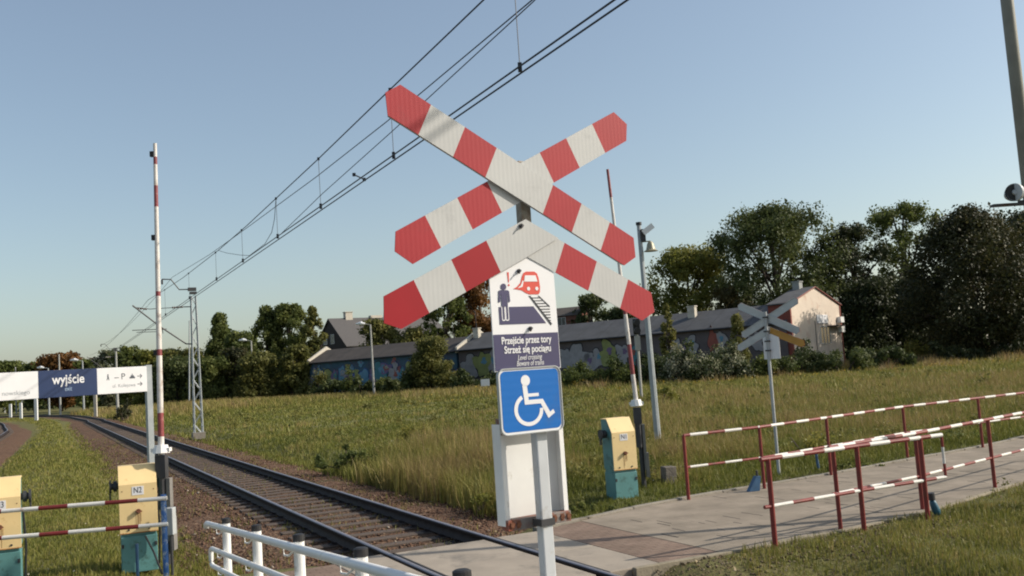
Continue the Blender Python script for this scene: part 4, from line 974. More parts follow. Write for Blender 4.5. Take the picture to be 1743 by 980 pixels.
    def bolt(u, z, y, par, r=.008):
        m = MB(); m.tube([(u, y, z), (u, y - .006, z)], r * 1.25, 12); m.tube([(u, y - .004, z), (u + .001, y - .015, z)], r * .7, 6); m.tube([(u - .004, y - .016, z - .004), (u - .010, y - .018, z - .012)], .0035, 5); m.build('bolt', m_dark, par)
    bolt(.0, zc - .187, -.054, t)
    # clamps on the post
    for z in (zc + .02, zc - .25, 2.64 - GZ + z0, 2.46 - GZ + z0):
        m = MB(); m.box((.058, .002, z), (.09, .068, .028)); m.build('clamp', m_galv if near else m_dark, t)
    if info:
        # information plate
        z1, z2 = 2.295 - GZ + z0, 2.785 - GZ + z0
        zs_ = 2.700 - GZ + z0; m = MB(); m.plate([(-.165, z1), (.166, z1), (.163, zs_), (.03, z2 - .01), (-.01, z2 - .01), (-.163, zs_)], -.040, -.034, 0); ip = m.build('info_plate', m_signwhite, t)
        if near:
            def pp(poly, mat, nm='pictogram', y=-.0405, d=.0008):
                ar = sum(poly[a][0] * poly[(a + 1) % len(poly)][1] - poly[(a + 1) % len(poly)][0] * poly[a][1] for a in range(len(poly)))
                if ar < 0: poly = poly[::-1]
                q = MB(); q.plate(poly, y - d, y, 0); return q.build(nm, mat, ip)
            b0 = z1
            # numbers below: plate coordinates u (-.163 .. .163) and height above the plate's foot
            def Q(L_): return [(u, b0 + z) for u, z in L_]
            pp(Q([(-.1625, .003), (.1625, .003), (.1625, .150), (-.1625, .150)]), m_navy, 'text_panel')
            pp(Q([(-.128, .190), (.105, .190), (.045, .262), (-.128, .262)]), m_navy)           # platform block
            # person: body, head
            pp([(u, b0 + z) for u, z in disc(-.098, .345, .0135, 16)], m_navy, y=-.0416)
            pp(Q([(-.124, .328), (-.118, .331), (-.080, .331), (-.072, .326), (-.070, .285), (-.074, .280), (-.078, .284), (-.080, .312), (-.083, .312), (-.083, .262), (-.113, .262), (-.113, .312), (-.117, .312), (-.119, .284), (-.124, .280), (-.128, .284)]), m_navy, y=-.0416)
            # legs drawn as a white outline over the block
            for x0_, x1_ in ((-.1145, -.0995), (-.0965, -.0815)):
                q = MB(); o_ = rrect(x0_ - .001, b0 + .205, x1_ + .001, b0 + .266, .006, 3); i_ = rrect(x0_ + .0024, b0 + .209, x1_ - .0024, b0 + .2665, .004, 3); q.ringplate(o_, i_, -.0424, -.0415, 0); q.build('pictogram', m_signwhite, ip)
            # exclamation mark
            pp(Q([(-.076, .405), (-.067, .405), (-.069, .363), (-.073, .363)]), m_printred); pp([(u, b0 + z) for u, z in disc(-.071, .352, .0045, 10)], m_printred)
            # train: curved nose widening into the front
            pp(Q([(-.050, .336), (-.030, .345), (-.012, .362), (-.002, .390), (.006, .402), (.020, .408), (.062, .408), (.075, .400), (.082, .380), (.086, .345), (.084, .322), (.076, .312), (.030, .312), (.012, .318), (-.010, .330)]), m_printred)
            pp(Q([(.012, .392), (.066, .392), (.074, .366), (.006, .366)]), m_signwhite, y=-.0416)
            pp(Q([(-.030, .338), (-.012, .350), (.000, .372), (.003, .366), (-.004, .344)]), m_signwhite, y=-.0416)
            pp([(u, b0 + z) for u, z in disc(.026, .336, .008, 14)], m_signwhite, y=-.0416); pp([(u, b0 + z) for u, z in disc(.068, .336, .008, 14)], m_signwhite, y=-.0416)
            # track: two converging rails with ties
            pp(Q([(.024, .306), (.034, .306), (.136, .186), (.128, .180)]), m_printblack); pp(Q([(.072, .306), (.078, .306), (.130, .262), (.128, .256)]), m_printblack)
            for k in range(10):
                f_ = k / 9; xl = .034 + .088 * f_; zz = .299 - .108 * f_; xr = .130 if f_ > .42 else .082 + .048 * (f_ / .42)
                pp(Q([(xl, zz), (xr, zz), (xr, zz - .0035 - .001 * f_), (xl, zz - .0035 - .001 * f_)]), m_printblack)
            text('Przejście przez tory', .041, .000, b0 + .121, -.0413, m_signwhite, ip, bold=.0008, width=.250)
            text('Strzeż się pociągu', .041, .002, b0 + .083, -.0413, m_signwhite, ip, bold=.0008, width=.234)
            text('Level crossing', .031, .010, b0 + .050, -.0413, m_signwhite, ip, shear=.25, width=.122)
            text('Beware of trains', .031, .010, b0 + .026, -.0413, m_signwhite, ip, shear=.25, width=.136)
            bolt(-.018, b0 + .410, -.041, ip, .007); bolt(.020, b0 + .170, -.041, ip, .007)
    return t
m_postwhite = pmat('post_white_paint', (.46, .48, .50), .5, var=.08, dirt=(.33, .31, .28), dirt_amt=.34, dscale=7)
m_orangeback = pmat('orange_sunlit_back', (.42, .22, .04), .6)  # orange glow of the sunlit arm, put into the colour of its back
SR = radians(34); SX, SY = .055 - .056 * sin(SR), 4.0 + .056 * cos(SR)
cb = crossbuck('crossbuck_sign', 'large double crossbuck with red and white chevron on a white post in the foreground', SX, SY, 0, SR)
z_ = -GZ
# wheelchair plate on its own clamp
m = MB(); m.plate(rrect(-.155, 2.040 + z_, .150, 2.302 + z_, .028, 6), -.047, -.042, 0); wp = m.build('wheelchair_plate', m_signwhite, cb, 'blue square plate with a white wheelchair symbol')
m = MB(); m.ringplate(rrect(-.159, 2.036 + z_, .154, 2.306 + z_, .031, 6), rrect(-.155, 2.040 + z_, .150, 2.302 + z_, .028, 6), -.052, -.036, 0); m.build('rim', m_signback, wp)
mbz = sign_face('blue_sheeting', (.006, .125, .43), 90, 60)
m = MB(); m.plate(rrect(-.147, 2.048 + z_, .142, 2.294 + z_, .022, 6), -.0482, -.0472, 0); m.build('blue_field', mbz, wp)
def sym(poly, y=-.0492):
    ar = sum(poly[a][0] * poly[(a + 1) % len(poly)][1] - poly[(a + 1) % len(poly)][0] * poly[a][1] for a in range(len(poly)))
    if ar < 0: poly = poly[::-1]
    q = MB(); q.plate(poly, y, y + .001, 0); return q.build('wheelchair_symbol', m_signwhite, wp)
c0 = 2.048 + z_
sym([(u, z) for u, z in disc(-.026, c0 + .204, .0225, 20)])
sym([(-.043, c0 + .185), (-.021, c0 + .185), (-.017, c0 + .150), (.036, c0 + .150), (.036, c0 + .137), (-.017, c0 + .137), (-.016, c0 + .124), (.055, c0 + .124), (.088, c0 + .068), (.105, c0 + .078), (.112, c0 + .063), (.078, c0 + .043), (.043, c0 + .106), (-.036, c0 + .106)])
R_o, R_i = .072, .055; a0, a1 = radians(118), radians(362)
arc = [(-.018 + R_o * cos(a0 + (a1 - a0) * k / 26), c0 + .085 + R_o * .93 * sin(a0 + (a1 - a0) * k / 26)) for k in range(27)] + [(-.018 + R_i * cos(a1 - (a1 - a0) * k / 26), c0 + .085 + R_i * .93 * sin(a1 - (a1 - a0) * k / 26)) for k in range(27)]
q = MB(); n27 = 27
vs = [(p[0], -.0492, p[1]) for p in arc] + [(p[0], -.0482, p[1]) for p in arc]
fs = [(i, i + 1, 52 - i, 53 - i) for i in range(26)] + [(54 + i, 54 + 53 - i, 54 + 52 - i, 54 + i + 1) for i in range(26)] + [(i, i + 54, (i + 1) % 54 + 54, (i + 1) % 54) for i in range(54)]
q.add(vs, fs, 0); q.build('wheelchair_symbol', m_signwhite, wp)
for zz in (2.08, 2.26):
    m = MB(); m.box((.058, .000, zz + z_), (.092, .072, .03)); m.build('clamp', m_galv, cb)
# white channel-edged panel strapped behind the post, seen from its open back
pt = thing('backed_panel', 'white channel edged panel with rusty bars strapped behind the crossbuck post', 'sign panel', (SX, SY, GZ), SR)
u0, u1, zb, zt = -.094, .225, 1.662 + z_, 2.075 + z_
m = MB(); m.box(((u0 + u1) / 2, .118, (zb + zt) / 2), (u1 - u0, .003, zt - zb)); m.build('panel', m_white, pt)
for s_, uu in ((-1, u0), (1, u1)):
    m = MB(); m.box((uu + s_ * .0015, .090, (zb + zt) / 2), (.003, .060, zt - zb + .004)); m.box((uu - s_ * .010, .060, (zb + zt) / 2), (.021, .003, zt - zb)); m.build('channel', m_white, pt, bevel=.0008)
m = MB(); m.box(((u0 + u1) / 2, .068, zb + .002), (u1 - u0 + .004, .050, .044)); lb = m.build('lower_bar', m_rustgrey, pt, bevel=.002)
m = MB(); m.box(((u0 + u1) / 2, .068, zt + .010), (u1 - u0 + .002, .048, .030)); m.build('upper_bar', m_rustgrey, pt, bevel=.002)
for uu in (u0 + .018, u0 + .05, u0 + .135, u1 - .085, u1 - .045, u1 - .012):
    m = MB(); m.tube([(uu, .044, zb + .004), (uu, .037, zb + .003)], .011, 8); m.box((uu, .0425, zb + .002), (.018, .002, .030), ry=random.uniform(-.3, .3)); m.build('bolt', m_rust, pt)
m = MB(); m.box((u0 + .012, .056, zt - .025), (.020, .004, .035)); m.box((u1 - .009, .056, zt - .004), (.018, .004, .03)); m.build('rust_patch', m_rust, pt)
m = MB(); m.box((.005, .113, zt - .028), (.13, .006, .016)); m.build('stiffener', m_white, pt)
for zz in (zb + .004, zt + .008):
    m = MB(); m.tube([(.024 + .044 * cos(a), .002 + .040 * sin(a), zz - .014) for a in (0, 1.57, 3.14, 4.71, 6.28)], .001, 3)
    m = MB(); m.box((.056, .004, zz), (.068, .064, .028)); m.build('clamp', m_dark, pt)

# far crossbuck seen from behind
fp = ground(1331, 806)
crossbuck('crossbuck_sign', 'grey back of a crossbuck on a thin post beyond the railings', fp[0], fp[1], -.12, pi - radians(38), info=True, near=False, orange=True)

# ================================================================== BARRIER MACHINES (yellow and teal cabinets)
def cabinet(label, x, y, rz, txt, stubs, sc=1.0):
    t = thing('barrier_cabinet', label, 'barrier drive cabinet', (x, y, GZ), rz, 'barrier drive cabinets')
    W, Dp = .46 * sc, .40 * sc; hb, h1, h2 = .48, 1.14, 1.38
    m = MB(); m.box((0, 0, hb / 2 - .03), (W, Dp, hb)); m.box((0, .002, hb + .0), (W * .96, Dp * .94, .06)); m.build('base', m_teal, t, bevel=.008)
    y0, y1 = -Dp / 2 - .01, Dp / 2; sl = .17
    m = MB(); prof = [(y0 + .012, hb + .03), (y1, hb + .03), (y1, h2 - .012), (y0 + sl, h2 - .012), (y0 + .012, h1)]
    vs = [(-W / 2 - .004, a, b_) for a, b_ in prof] + [(W / 2 + .004, a, b_) for a, b_ in prof]
    m.add(vs, [(0, 4, 3, 2, 1), (5, 6, 7, 8, 9)] + [(i, (i + 1) % 5, (i + 1) % 5 + 5, i + 5) for i in range(5)]); m.build('housing', m_tealin, t, bevel=.004)
    m = MB(); m.box((0, y0 + .004, (hb + .015 + h1) / 2), (W + .024, .016, h1 - hb - .015)); 
    an = atan2(h2 - h1, sl); L = math.hypot(sl, h2 - h1); m.box((0, y0 + .004 + sl / 2, (h1 + h2) / 2 + .002), (W + .024, .016, L + .01), rx=-(pi / 2 - an)); m.build('front_cover', m_yellow, t, bevel=.003)
    m = MB(); m.box((0, .09, h2 - .004), (W + .02, Dp - sl + .01, .016)); m.build('lid', m_yellow, t)
    m = MB(); m.box((0, y0 - .006, 1.055), (.15, .003, .115)); lp = m.build('number_plate', m_signwhite, t); text(txt, .11, 0, 1.055, y0 - .0078, m_printblack, lp, width=.10)
    m = MB(); m.tube([(0, y0 - .004, .78), (0, y0 - .03, .78)], .032, 10); m.tube([(-.035, y0 - .03, .785), (0, y0 - .045, .76), (.04, y0 - .03, .782)], .012, 6); m.build('lock', m_rust, t)
    m = MB()
    for k in range(5):
        h_ = random.uniform(.08, .26); m.box((-.03 + k * .016 + random.uniform(-.004, .004), y0 - .0052, .755 - h_ / 2), (.006, .001, h_))
    m.build('rust_streak', pmat('rust_stain', (.34, .19, .07), .7), t)
    m = MB(); m.box((.01, y0 + .004 + sl / 2 - .008, (h1 + h2) / 2 - .01), (.11, .004, .05), rx=-(pi / 2 - an), rz=.1); m.build('rusty_patch', pmat('rusty_label', (.30, .14, .05), .8), t)
    for s_ in (-1, 1):
        m = MB(); m.tube([(s_ * W * .28, y0 - .003, hb + .06), (s_ * W * .28, y0 - .012, hb + .06)], .014, 8); m.build('bolt', m_dark, t)
        m = MB(); m.box((s_ * (W / 2 - .02), -Dp / 2 - .006, .33), (.03, .014, .05)); m.build('hinge', m_dark, t)
    m = MB()
    for zz in (.50, 1.06):
        for s_ in (-1, 1): m.tube([(s_ * (W / 2 - .03), y0 - .003, zz), (s_ * (W / 2 - .03), y0 - .008, zz)], .008, 8)
    m.build('screw', m_rust, t)
    m = MB(); m.box((-W / 2 - .006, .02, .80), (.006, Dp * .72, .46)); m.build('side_hatch', m_teal, t, bevel=.003)
    m = MB(); m.box((0, y0 + .002, hb + .018), (W + .03, .022, .012)); m.build('cover_edge', pmat('rusty_yellow_edge', (.40, .20, .07), .7, var=.3, scale=20), t)
    m = MB(); m.tube([(W / 2 + .02, .10, .95), (W / 2 + .05, .10, .5), (W / 2 + .03, .12, .0)], .014, 6); m.build('cable', m_black, t)
    for s_ in stubs:
        m = MB(); m.tube([(s_ * W / 2, .02, 1.12), (s_ * (W / 2 + .11), .02, 1.12)], .045, 12); m.tube([(s_ * (W / 2 + .03), .02, 1.12), (s_ * (W / 2 + .075), .02, 1.12)], .07, 16); m.tube([(s_ * (W / 2 + .10), .02, 1.12), (s_ * (W / 2 + .125), .02, 1.12)], .085, 18)
        m.box((s_ * (W / 2 + .118), .02, 1.02), (.02, .05, .16)); m.build('axle_stub', m_dark, t)
    return t
n1 = ground(1060, 838); cabinet('yellow and teal cabinet numbered N1 in the grass right of the white panel', 1.69, 17.22, radians(22), 'N1', (-1,), .95)
cabinet('yellow and teal cabinet numbered N2 behind the low red and white rail', -5.33, 13.50, radians(23), 'N2', (-1, 1), 1.0)
cabinet('yellow and teal cabinet numbered N3 cut by the left picture edge', loc(4, 12.75) , 12.75, radians(24), 'N3', (1,), 1.0)

# ================================================================== RAISED BARRIERS
m_armwhite = pmat('arm_white', (.60, .57, .54), .5, var=.1, dirt=(.34, .25, .20), dirt_amt=.36, dscale=4)
m_armred = pmat('arm_red', (.22, .04, .045), .5, var=.2, dirt=(.36, .22, .20), dirt_amt=.32, dscale=5)
def barrier(label, foot, top, segs, rz, lamps, counter=True):
    t = thing('barrier_pole', label, 'crossing barrier', (foot[0], foot[1], GZ), rz, 'raised crossing barriers')
    f = Vector((0, 0, 1.50)); tp = Vector(top) - Vector((foot[0], foot[1], GZ)); tp = Matrix.Rotation(-rz, 3, 'Z') @ tp
    def at(u): return f.lerp(tp, u)
    m = MB()
    for a, b_, mi in segs: m.tube([at(a), at(b_)], [.043 - .017 * a, .043 - .017 * b_], 12, mi=mi)
    m.build('arm', [m_armwhite, m_armred], t)
    m = MB(); m.tube([at(-.02), f + Vector((0, 0, -.05)), f + Vector((.0, .0, -.75))], .062, 10); m.box(tuple(f + Vector((0, 0, -.16))), (.14, .13, .30)); m.tube([f + Vector((.02, .03, -.3)), f + Vector((.03, .03, -1.5))], .045, 8); m.build('arm_root', m_dark, t)
    m = MB(); m.tube([at(.005), at(.03)], [.12, .09], 10); m.box(tuple(at(.015)), (.26, .10, .05)); m.build('arm_flange', m_white, t)
    if counter:
        m = MB(); m.box((.09, .02, .75), (.05, .12, .85)); m.box((.12, .02, .42), (.06, .14, .45)); m.build('counterweight', pmat('weathered_grey_steel', (.17, .16, .15), .7, var=.2), t)
    for u in lamps:
        m = MB(); p = at(u); m.box((p.x - .045, p.y, p.z), (.05, .06, .075)); m.build('marker_lamp', m_black, t)
    return t
lx = loc(281, 13.55); lt = (bx(264.5, 13.7, 5.7), 13.7, zat(264.5, 244, 13.7))
barrier('tall white raised barrier with red bands beside cabinet N2', (lx, 13.55), lt, [(0, .056, 0), (.056, .13, 1), (.13, .31, 0), (.31, .33, 1), (.33, .50, 0), (.50, .515, 1), (.515, .79, 0), (.79, .86, 1), (.86, .93, 0), (.93, .955, 1), (.955, 1, 0)], 0, (.965, .69, .32))
rx_, ry_ = bx(1094, 18.3, .0), 18.3; rt = (bx(1034, 18.3, 6.0), 18.3, zat(1034, 288, 18.3))
barrier('raised barrier with a dark red tip behind the chevron end and cabinet N1', (rx_, ry_), rt, [(0, .135, 0), (.135, .26, 1), (.26, .385, 0), (.385, .41, 1), (.41, .88, 0), (.88, 1, 1)], 0, ())

# ================================================================== EXIT SIGN
pD1, pD0 = 17.6, 14.2
pa = np.array([bx(257, pD1, 1.2), pD1]); 
pdir = np.array([loc(0, 16.0) - loc(250, pD1), 16.0 - pD1]); Lp = np.linalg.norm(pdir); pdir /= Lp
eang = atan2(-pdir[1], -pdir[0])
t = thing('exit_sign', 'long white and navy exit direction board on grey posts left of the track', 'direction sign', (pa[0], pa[1], GZ), eang)
zt_, zb_ = 2.80 - GZ, 2.345 - GZ
wt = Lp * 91 / 250; wb = Lp * 100 / 250
m = MB(); m.box((0, 0, (zt_ + .02) / 2), (.10, .10, zt_ + .02)); m.build('post', m_grey_light if 'm_grey_light' in globals() else m_galv, t)
m = MB(); m.box((-7.2, 0, (zt_ + .02) / 2), (.10, .10, zt_ + .02)); m.build('post', m_galv, t)
m = MB(); m.box((-.05 - wt / 2, -.02, (zt_ + zb_) / 2), (wt, .09, zt_ - zb_)); bp_ = m.build('board', m_signwhite, t, bevel=.004)
m = MB(); m.box((-.05 - wt - wb / 2, -.021, (zt_ + zb_) / 2), (wb, .092, zt_ - zb_ + .004)); bn = m.build('board', m_navyboard, t, 'navy panel with the white word wyjście', bevel=.004)
m = MB(); m.box((-.05 - wt - wb - 1.9, -.02, (zt_ + zb_) / 2), (3.8, .09, zt_ - zb_)); bl = m.build('board', m_signwhite, t, bevel=.004)
yf = -.065; zm_ = (zt_ + zb_) / 2
xc = -.05 - wt - wb / 2
text('wyjście', .22, xc, zm_ + .055, yf - .003, m_signwhite, bn, bold=.004, width=wb * .55); text('exit', .11, xc, zm_ - .10, yf - .003, pmat('pale_blue_print', (.3, .4, .55), .5), bn, width=wb * .12)
def ep(poly, mat=m_printgrey, par=None):
    ar = sum(poly[a][0] * poly[(a + 1) % len(poly)][1] - poly[(a + 1) % len(poly)][0] * poly[a][1] for a in range(len(poly)))
    if ar < 0: poly = poly[::-1]
    q = MB(); q.plate(poly, yf - .002, yf, 0); q.build('pictogram', mat, par or bp_)
xr = -.05
def X(f_): return xr - wt + wt * f_
m_dkprint = pmat('dark_print', (.08, .09, .11), .5)
text('P', .15, X(.52), zm_ + .055, yf, m_dkprint, bp_, width=wt * .075)
text('ul. Kolejowa', .085, X(.53), zm_ - .10, yf, m_printgrey, bp_, width=wt * .46)
text('nowskiego', .105, -.05 - wt - wb - Lp * 36 / 250, zm_ - .12, yf, m_printgrey, bl, width=Lp * 44 / 250)
ep([(X(.34), zm_ + .04), (X(.43), zm_ + .04), (X(.43), zm_ + .052), (X(.34), zm_ + .052)], m_dkprint)
for zz in (.055, -.085):
    ep([(X(.80), zm_ + zz - .006), (X(.895), zm_ + zz - .006), (X(.895), zm_ + zz + .006), (X(.80), zm_ + zz + .006)], m_dkprint)
    ep([(X(.905), zm_ + zz), (X(.865), zm_ + zz + .038), (X(.853), zm_ + zz + .028), (X(.885), zm_ + zz), (X(.853), zm_ + zz - .028), (X(.865), zm_ + zz - .038)], m_dkprint)
# taxi pictogram
ep([(X(.645), zm_ + .02), (X(.755), zm_ + .02), (X(.755), zm_ + .045), (X(.735), zm_ + .055), (X(.725), zm_ + .080), (X(.675), zm_ + .080), (X(.665), zm_ + .055), (X(.645), zm_ + .045)], m_dkprint)
ep([(X(.69), zm_ + .088), (X(.71), zm_ + .088), (X(.71), zm_ + .102), (X(.69), zm_ + .102)], m_dkprint)
# walking man
ep([(u, z) for u, z in disc(X(.215), zm_ + .105, .012, 10)], m_dkprint)
ep([(X(.20), zm_ + .09), (X(.225), zm_ + .09), (X(.232), zm_ + .05), (X(.24), zm_ + .01), (X(.228), zm_ + .01), (X(.214), zm_ + .045), (X(.195), zm_ + .01), (X(.183), zm_ + .012), (X(.202), zm_ + .055)], m_dkprint)

# ================================================================== STRIPED RAILINGS
def striped(m, a, b_, r, ph=0.0, step=.36):
    a, b_ = Vector(a), Vector(b_); L = (b_ - a).length; k = 0; t = -ph * step; mi = 0
    while t < L:
        t0 = max(0, t); t1 = min(L, t + step)
        if t1 > t0: m.tube([a.lerp(b_, t0 / L), a.lerp(b_, t1 / L)], r if mi else r * 1.001, 10, mi=mi)
        t += step; mi = 1 - mi
def railing(label, pts, posts, ht=1.04, hm=.52, r=.025, ends=True, step=.36, extra=None):
    """pts: polyline of the rails on plan; posts: plan points"""
    o = np.array(pts[0]); t = thing('railing', label, 'railing', (o[0], o[1], 0), 0, 'red and white railings by the path')
    for h in (ht, hm):
        m = MB()
        for a, b_ in zip(pts[:-1], pts[1:]): striped(m, (a[0] - o[0], a[1] - o[1], h), (b_[0] - o[0], b_[1] - o[1], h), r if h == ht else r * .8, random.random(), step)
        m.build('rail', [m_rail_red, m_rail_white], t)
    for p in posts:
        m = MB(); lean = random.uniform(-.008, .008); m.tube([(p[0] - o[0] + lean, p[1] - o[1], -.3), (p[0] - o[0], p[1] - o[1], ht)], r * 1.15, 10); m.build('post', m_rail_red, t)
    if extra: extra(t, o)
    return t
G2 = lambda px, py: ground(px, py)[:2]
fr = [G2(1172, 850), G2(1301, 831), G2(1415, 808), G2(1545, 781), G2(1673, 761)]
dr = (fr[-1] - fr[-2]); dr /= np.linalg.norm(dr); fr2 = fr + [fr[-1] + dr * 2.6, fr[-1] + dr * 5.2]
railing('long red and white railing along the far kerb of the path', fr2, fr2)
pB = [G2(1430, 900), G2(1570, 866), G2(1693, 829)]; dB = pB[-1] - pB[-2]; dB /= np.linalg.norm(dB); pB2 = pB + [pB[-1] + dB * 2.3, pB[-1] + dB * 4.6]
stB = pB[0] - dB * .1
railing('red and white railing continuing to the right picture edge along the near kerb', [stB] + pB2[1:], pB2, hm=.45)
pA = [G2(1320, 931), G2(1471, 900), G2(1579, 880)]; dA = (pA[1] - pA[0]) / np.linalg.norm(pA[1] - pA[0]); dA2 = (pA[2] - pA[1]) / np.linalg.norm(pA[2] - pA[1])
endA = pA[2] + dA2 * .42
def loopA(t, o):
    m = MB(); e = (endA[0] - o[0], endA[1] - o[1]); m.tube([(*e, .48), (*e, .66)], .02, 8, mi=0); m.tube([(*e, .66), (*e, .88)], .02, 8, mi=1); m.tube([(*e, .88), (*e, 1.04)], .02, 8, mi=0); m.build('end_bar', [m_rail_red, m_rail_white], t)
railing('nearest red and white railing with a closed loop end across the path', [pA[0] - dA * .12, pA[1], pA[2], endA], pA, hm=.48, extra=loopA, r=.028)
# left low rail in front of the cabinets
yl = 12.68; xl0 = loc(281, yl); e0 = np.array([xl0 + .06, yl]); e1 = np.array([-8.3, 12.1])
t = thing('railing', 'low red and white two rail barrier in front of cabinets N2 and N3', 'railing', (e0[0], e0[1], 0), 0, 'red and white railings by the path')
for h, ph in ((.945, 0), (.615, .1)):
    m = MB(); a = Vector((0, 0, h)); b_ = Vector((e1[0] - e0[0], e1[1] - e0[1], h + .01)); L = (b_ - a).length; ss = [0, .36, .76, 1.21, 1.56, 2.0, 2.4, 2.8, 3.2, 3.7, 4.2]; mi = 1
    for s0_, s1_ in zip(ss[:-1], ss[1:]):
        if s0_ > L: break
        m.tube([a.lerp(b_, s0_ / L), a.lerp(b_, min(1, s1_ / L))], .027, 10, mi=mi); mi = 1 - mi
    m.build('rail', [m_rail_red, m_rail_white], t)
m = MB(); m.tube([(-.06, .035, -.3), (-.06, .035, .99)], .036, 12); m.build('post', m_blue, t, 'blue post with peeling white paint')
m = MB(); m.tube([(e1[0] - e0[0] + .1, e1[1] - e0[1] + .04, -.3), (e1[0] - e0[0] + .1, e1[1] - e0[1] + .04, .99)], .036, 12); m.build('post', m_blue, t)
for px, lab in ((234, 'short blue steel stake in front of cabinet N2'), (9, 'short blue steel stake in front of cabinet N3')):
    p = np.array([loc(px, 12.75), 12.75]); m = MB(); m.tube([(0, 0, -.3), (0.004, 0, .38)], .021, 10); o = m.build('steel_stake', m_blue2); o.location = (p[0], p[1], 0); tag(o, lab, 'stake', 'short blue stakes')
gx = loc(293, 13.3); m = MB(); m.box((0, 0, .62), (.11, .14, .36)); o_ = thing('junction_box', 'small grey junction box on a stake behind the blue post', 'junction box', (gx, 13.3, GZ)); m.build('case', m_grey, o_, bevel=.01)
m = MB(); m.tube([(0, 0, -.1), (0, 0, .45)], .02, 8); m.build('stake', m_dark, o_)
m = MB(); p = [(-5.12, 13.2, .40), (-4.92, 12.95, .22), (-4.75, 12.75, -.02)]; m.tube(p, .014, 6); tag(m.build('cable', m_black), 'black cable hanging from cabinet N2 to the blue post', 'cable')

# ================================================================== WHITE HANDRAIL OF THE RAMP
h0_ = np.array([bx(615, 4.75, 1.43), 4.75]); h3_ = np.array([bx(385, 8.12, 1.18), 8.12]); hl_ = np.linalg.norm(h3_ - h0_) / 3; hd = (h3_ - h0_) / (3 * hl_); hn_ = np.array([hd[1], -hd[0]])
def hp(k, off=0): 
    p = h0_ + hd * hl_ * k + hn_ * off; return p
def hz_(k): return 1.43 - .0865 * k
t = thing('handrail', 'white ramp handrail with black capped posts in the lower left foreground', 'handrail', (*hp(3), 0), 0)
O = np.array([*hp(3), 0])
def H(k, z, off=0): p = hp(k, off); return (p[0] - O[0], p[1] - O[1], z - O[2])
for k in (-2, -1, 0, 1, 2, 3):
    m = MB(); m.tube([H(k, hz_(k) - 1.1), H(k, hz_(k) + .035)], .033, 16); po = m.build('post', m_white, t, smooth=False)
    m = MB(); m.tube([H(k, hz_(k) + .025), H(k, hz_(k) + .062), H(k, hz_(k) + .068)], [.0355, .0355, .024], 16); m.build('cap', m_black, po)
    for dz in (-.02, -.215, -.355):
        a = H(k, hz_(k) + dz - .005, -.03); b_ = H(k + .10, hz_(k + .1) + dz - .045, -.035); c_ = H(k + .16, hz_(k + .16) + dz - .045, -.045); e_ = H(k + .16, hz_(k + .16) + dz - .005, -.05)
        m = MB(); m.tube([a, b_, c_, e_], .0065, 6); m.build('bracket', m_white, po)
m = MB(); m.tube([H(-2.3, hz_(-2.3), -.052), H(0, hz_(0), -.052), H(3.54, hz_(3.54), -.052), H(3.57, hz_(3.57) - .01, -.052), H(3.575, hz_(3.57) - .04, -.052)], .0245, 16); m.build('top_rail', m_white, t, smooth=True)
m = MB(); kk = 3.40; m.tube([H(-2.3, hz_(-2.3) - .2, -.052), H(0, hz_(0) - .2, -.052), H(kk - .04, hz_(kk) - .2, -.052), H(kk, hz_(kk) - .215, -.052), H(kk + .01, hz_(kk) - .24, -.052), H(kk + .01, hz_(kk) - .31, -.052), H(kk, hz_(kk) - .335, -.052), H(kk - .04, hz_(kk) - .345, -.052), H(0, hz_(0) - .345, -.052), H(-2.3, hz_(-2.3) - .345, -.052)], .0205, 16); m.build('looped_rail', m_white, t, smooth=True)
# the ramp itself (below the picture)
rm = MB(); a = hp(-2.6, -.12); b_ = hp(3.35, -.12); c_ = hp(3.35, 1.5); e_ = hp(-2.6, 1.5)
za, zb2 = hz_(-2.6) - 1.06, hz_(3.35) - 1.06
rm.add([(*a, za), (*b_, zb2), (*c_, zb2), (*e_, za), (*a, -.3), (*b_, -.3), (*c_, -.3), (*e_, -.3)], [(0, 3, 2, 1), (4, 5, 6, 7), (0, 1, 5, 4), (1, 2, 6, 5), (2, 3, 7, 6), (3, 0, 4, 7)]); struct(rm.build('ramp', m_conc))
rm = MB(); rm.box((.3, -.6, .15), (3.6, 5.2, .95), rz=TANG); struct(rm.build('platform', m_conc))

# ================================================================== BELL POLE, SIGNAL, LAMPS, LOUDSPEAKERS
bpD = 26.5; bxp = bx(1120, bpD, .2); t = thing('bell_pole', 'tall grey pole with a warning bell and white camera behind the right barrier', 'pole', (bxp, bpD, GZ))
top = (bx(1087.5, bpD, 6) - bxp, 0, zat(1087.5, 383, bpD) - GZ)
m = MB(); m.tube([(0, 0, -.1), top], [.095, .06], 8); m.build('pole', m_galv, t)
m = MB(); m.tube([(top[0], 0, top[2]), (top[0], 0, top[2] + .08)], .08, 10); m.build('cap', m_black, t)
zc_ = top[2] - .20; m = MB(); m.tube([(top[0] + .05, -.05, zc_ - .1), (top[0] + .16, -.1, zc_ - .02)], .02, 6); m.box((top[0] + .22, -.12, zc_ + .05), (.34, .15, .15), ry=-.6); m.build('camera', m_lampwhite, t)
zc_ = top[2] - .72; m = MB(); bxx_ = top[0] + .27; m.tube([(top[0], 0, zc_ + .25), (bxx_, -.05, zc_ + .25), (bxx_, -.05, zc_ + .1)], .02, 6)
m.tube([(bxx_, -.05, zc_ + .24), (bxx_, -.05, zc_ + .18), (bxx_, -.05, zc_ + .02), (bxx_, -.05, zc_ - .03)], [.05, .09, .13, .20], 16); m.build('bell', pmat('bell_brass', (.30, .28, .20), .45, metal=.3), t)
m = MB(); m.box((top[0] + .09, -.04, zc_ + .42), (.12, .14, .34)); m.build('bracket', m_dark, t)
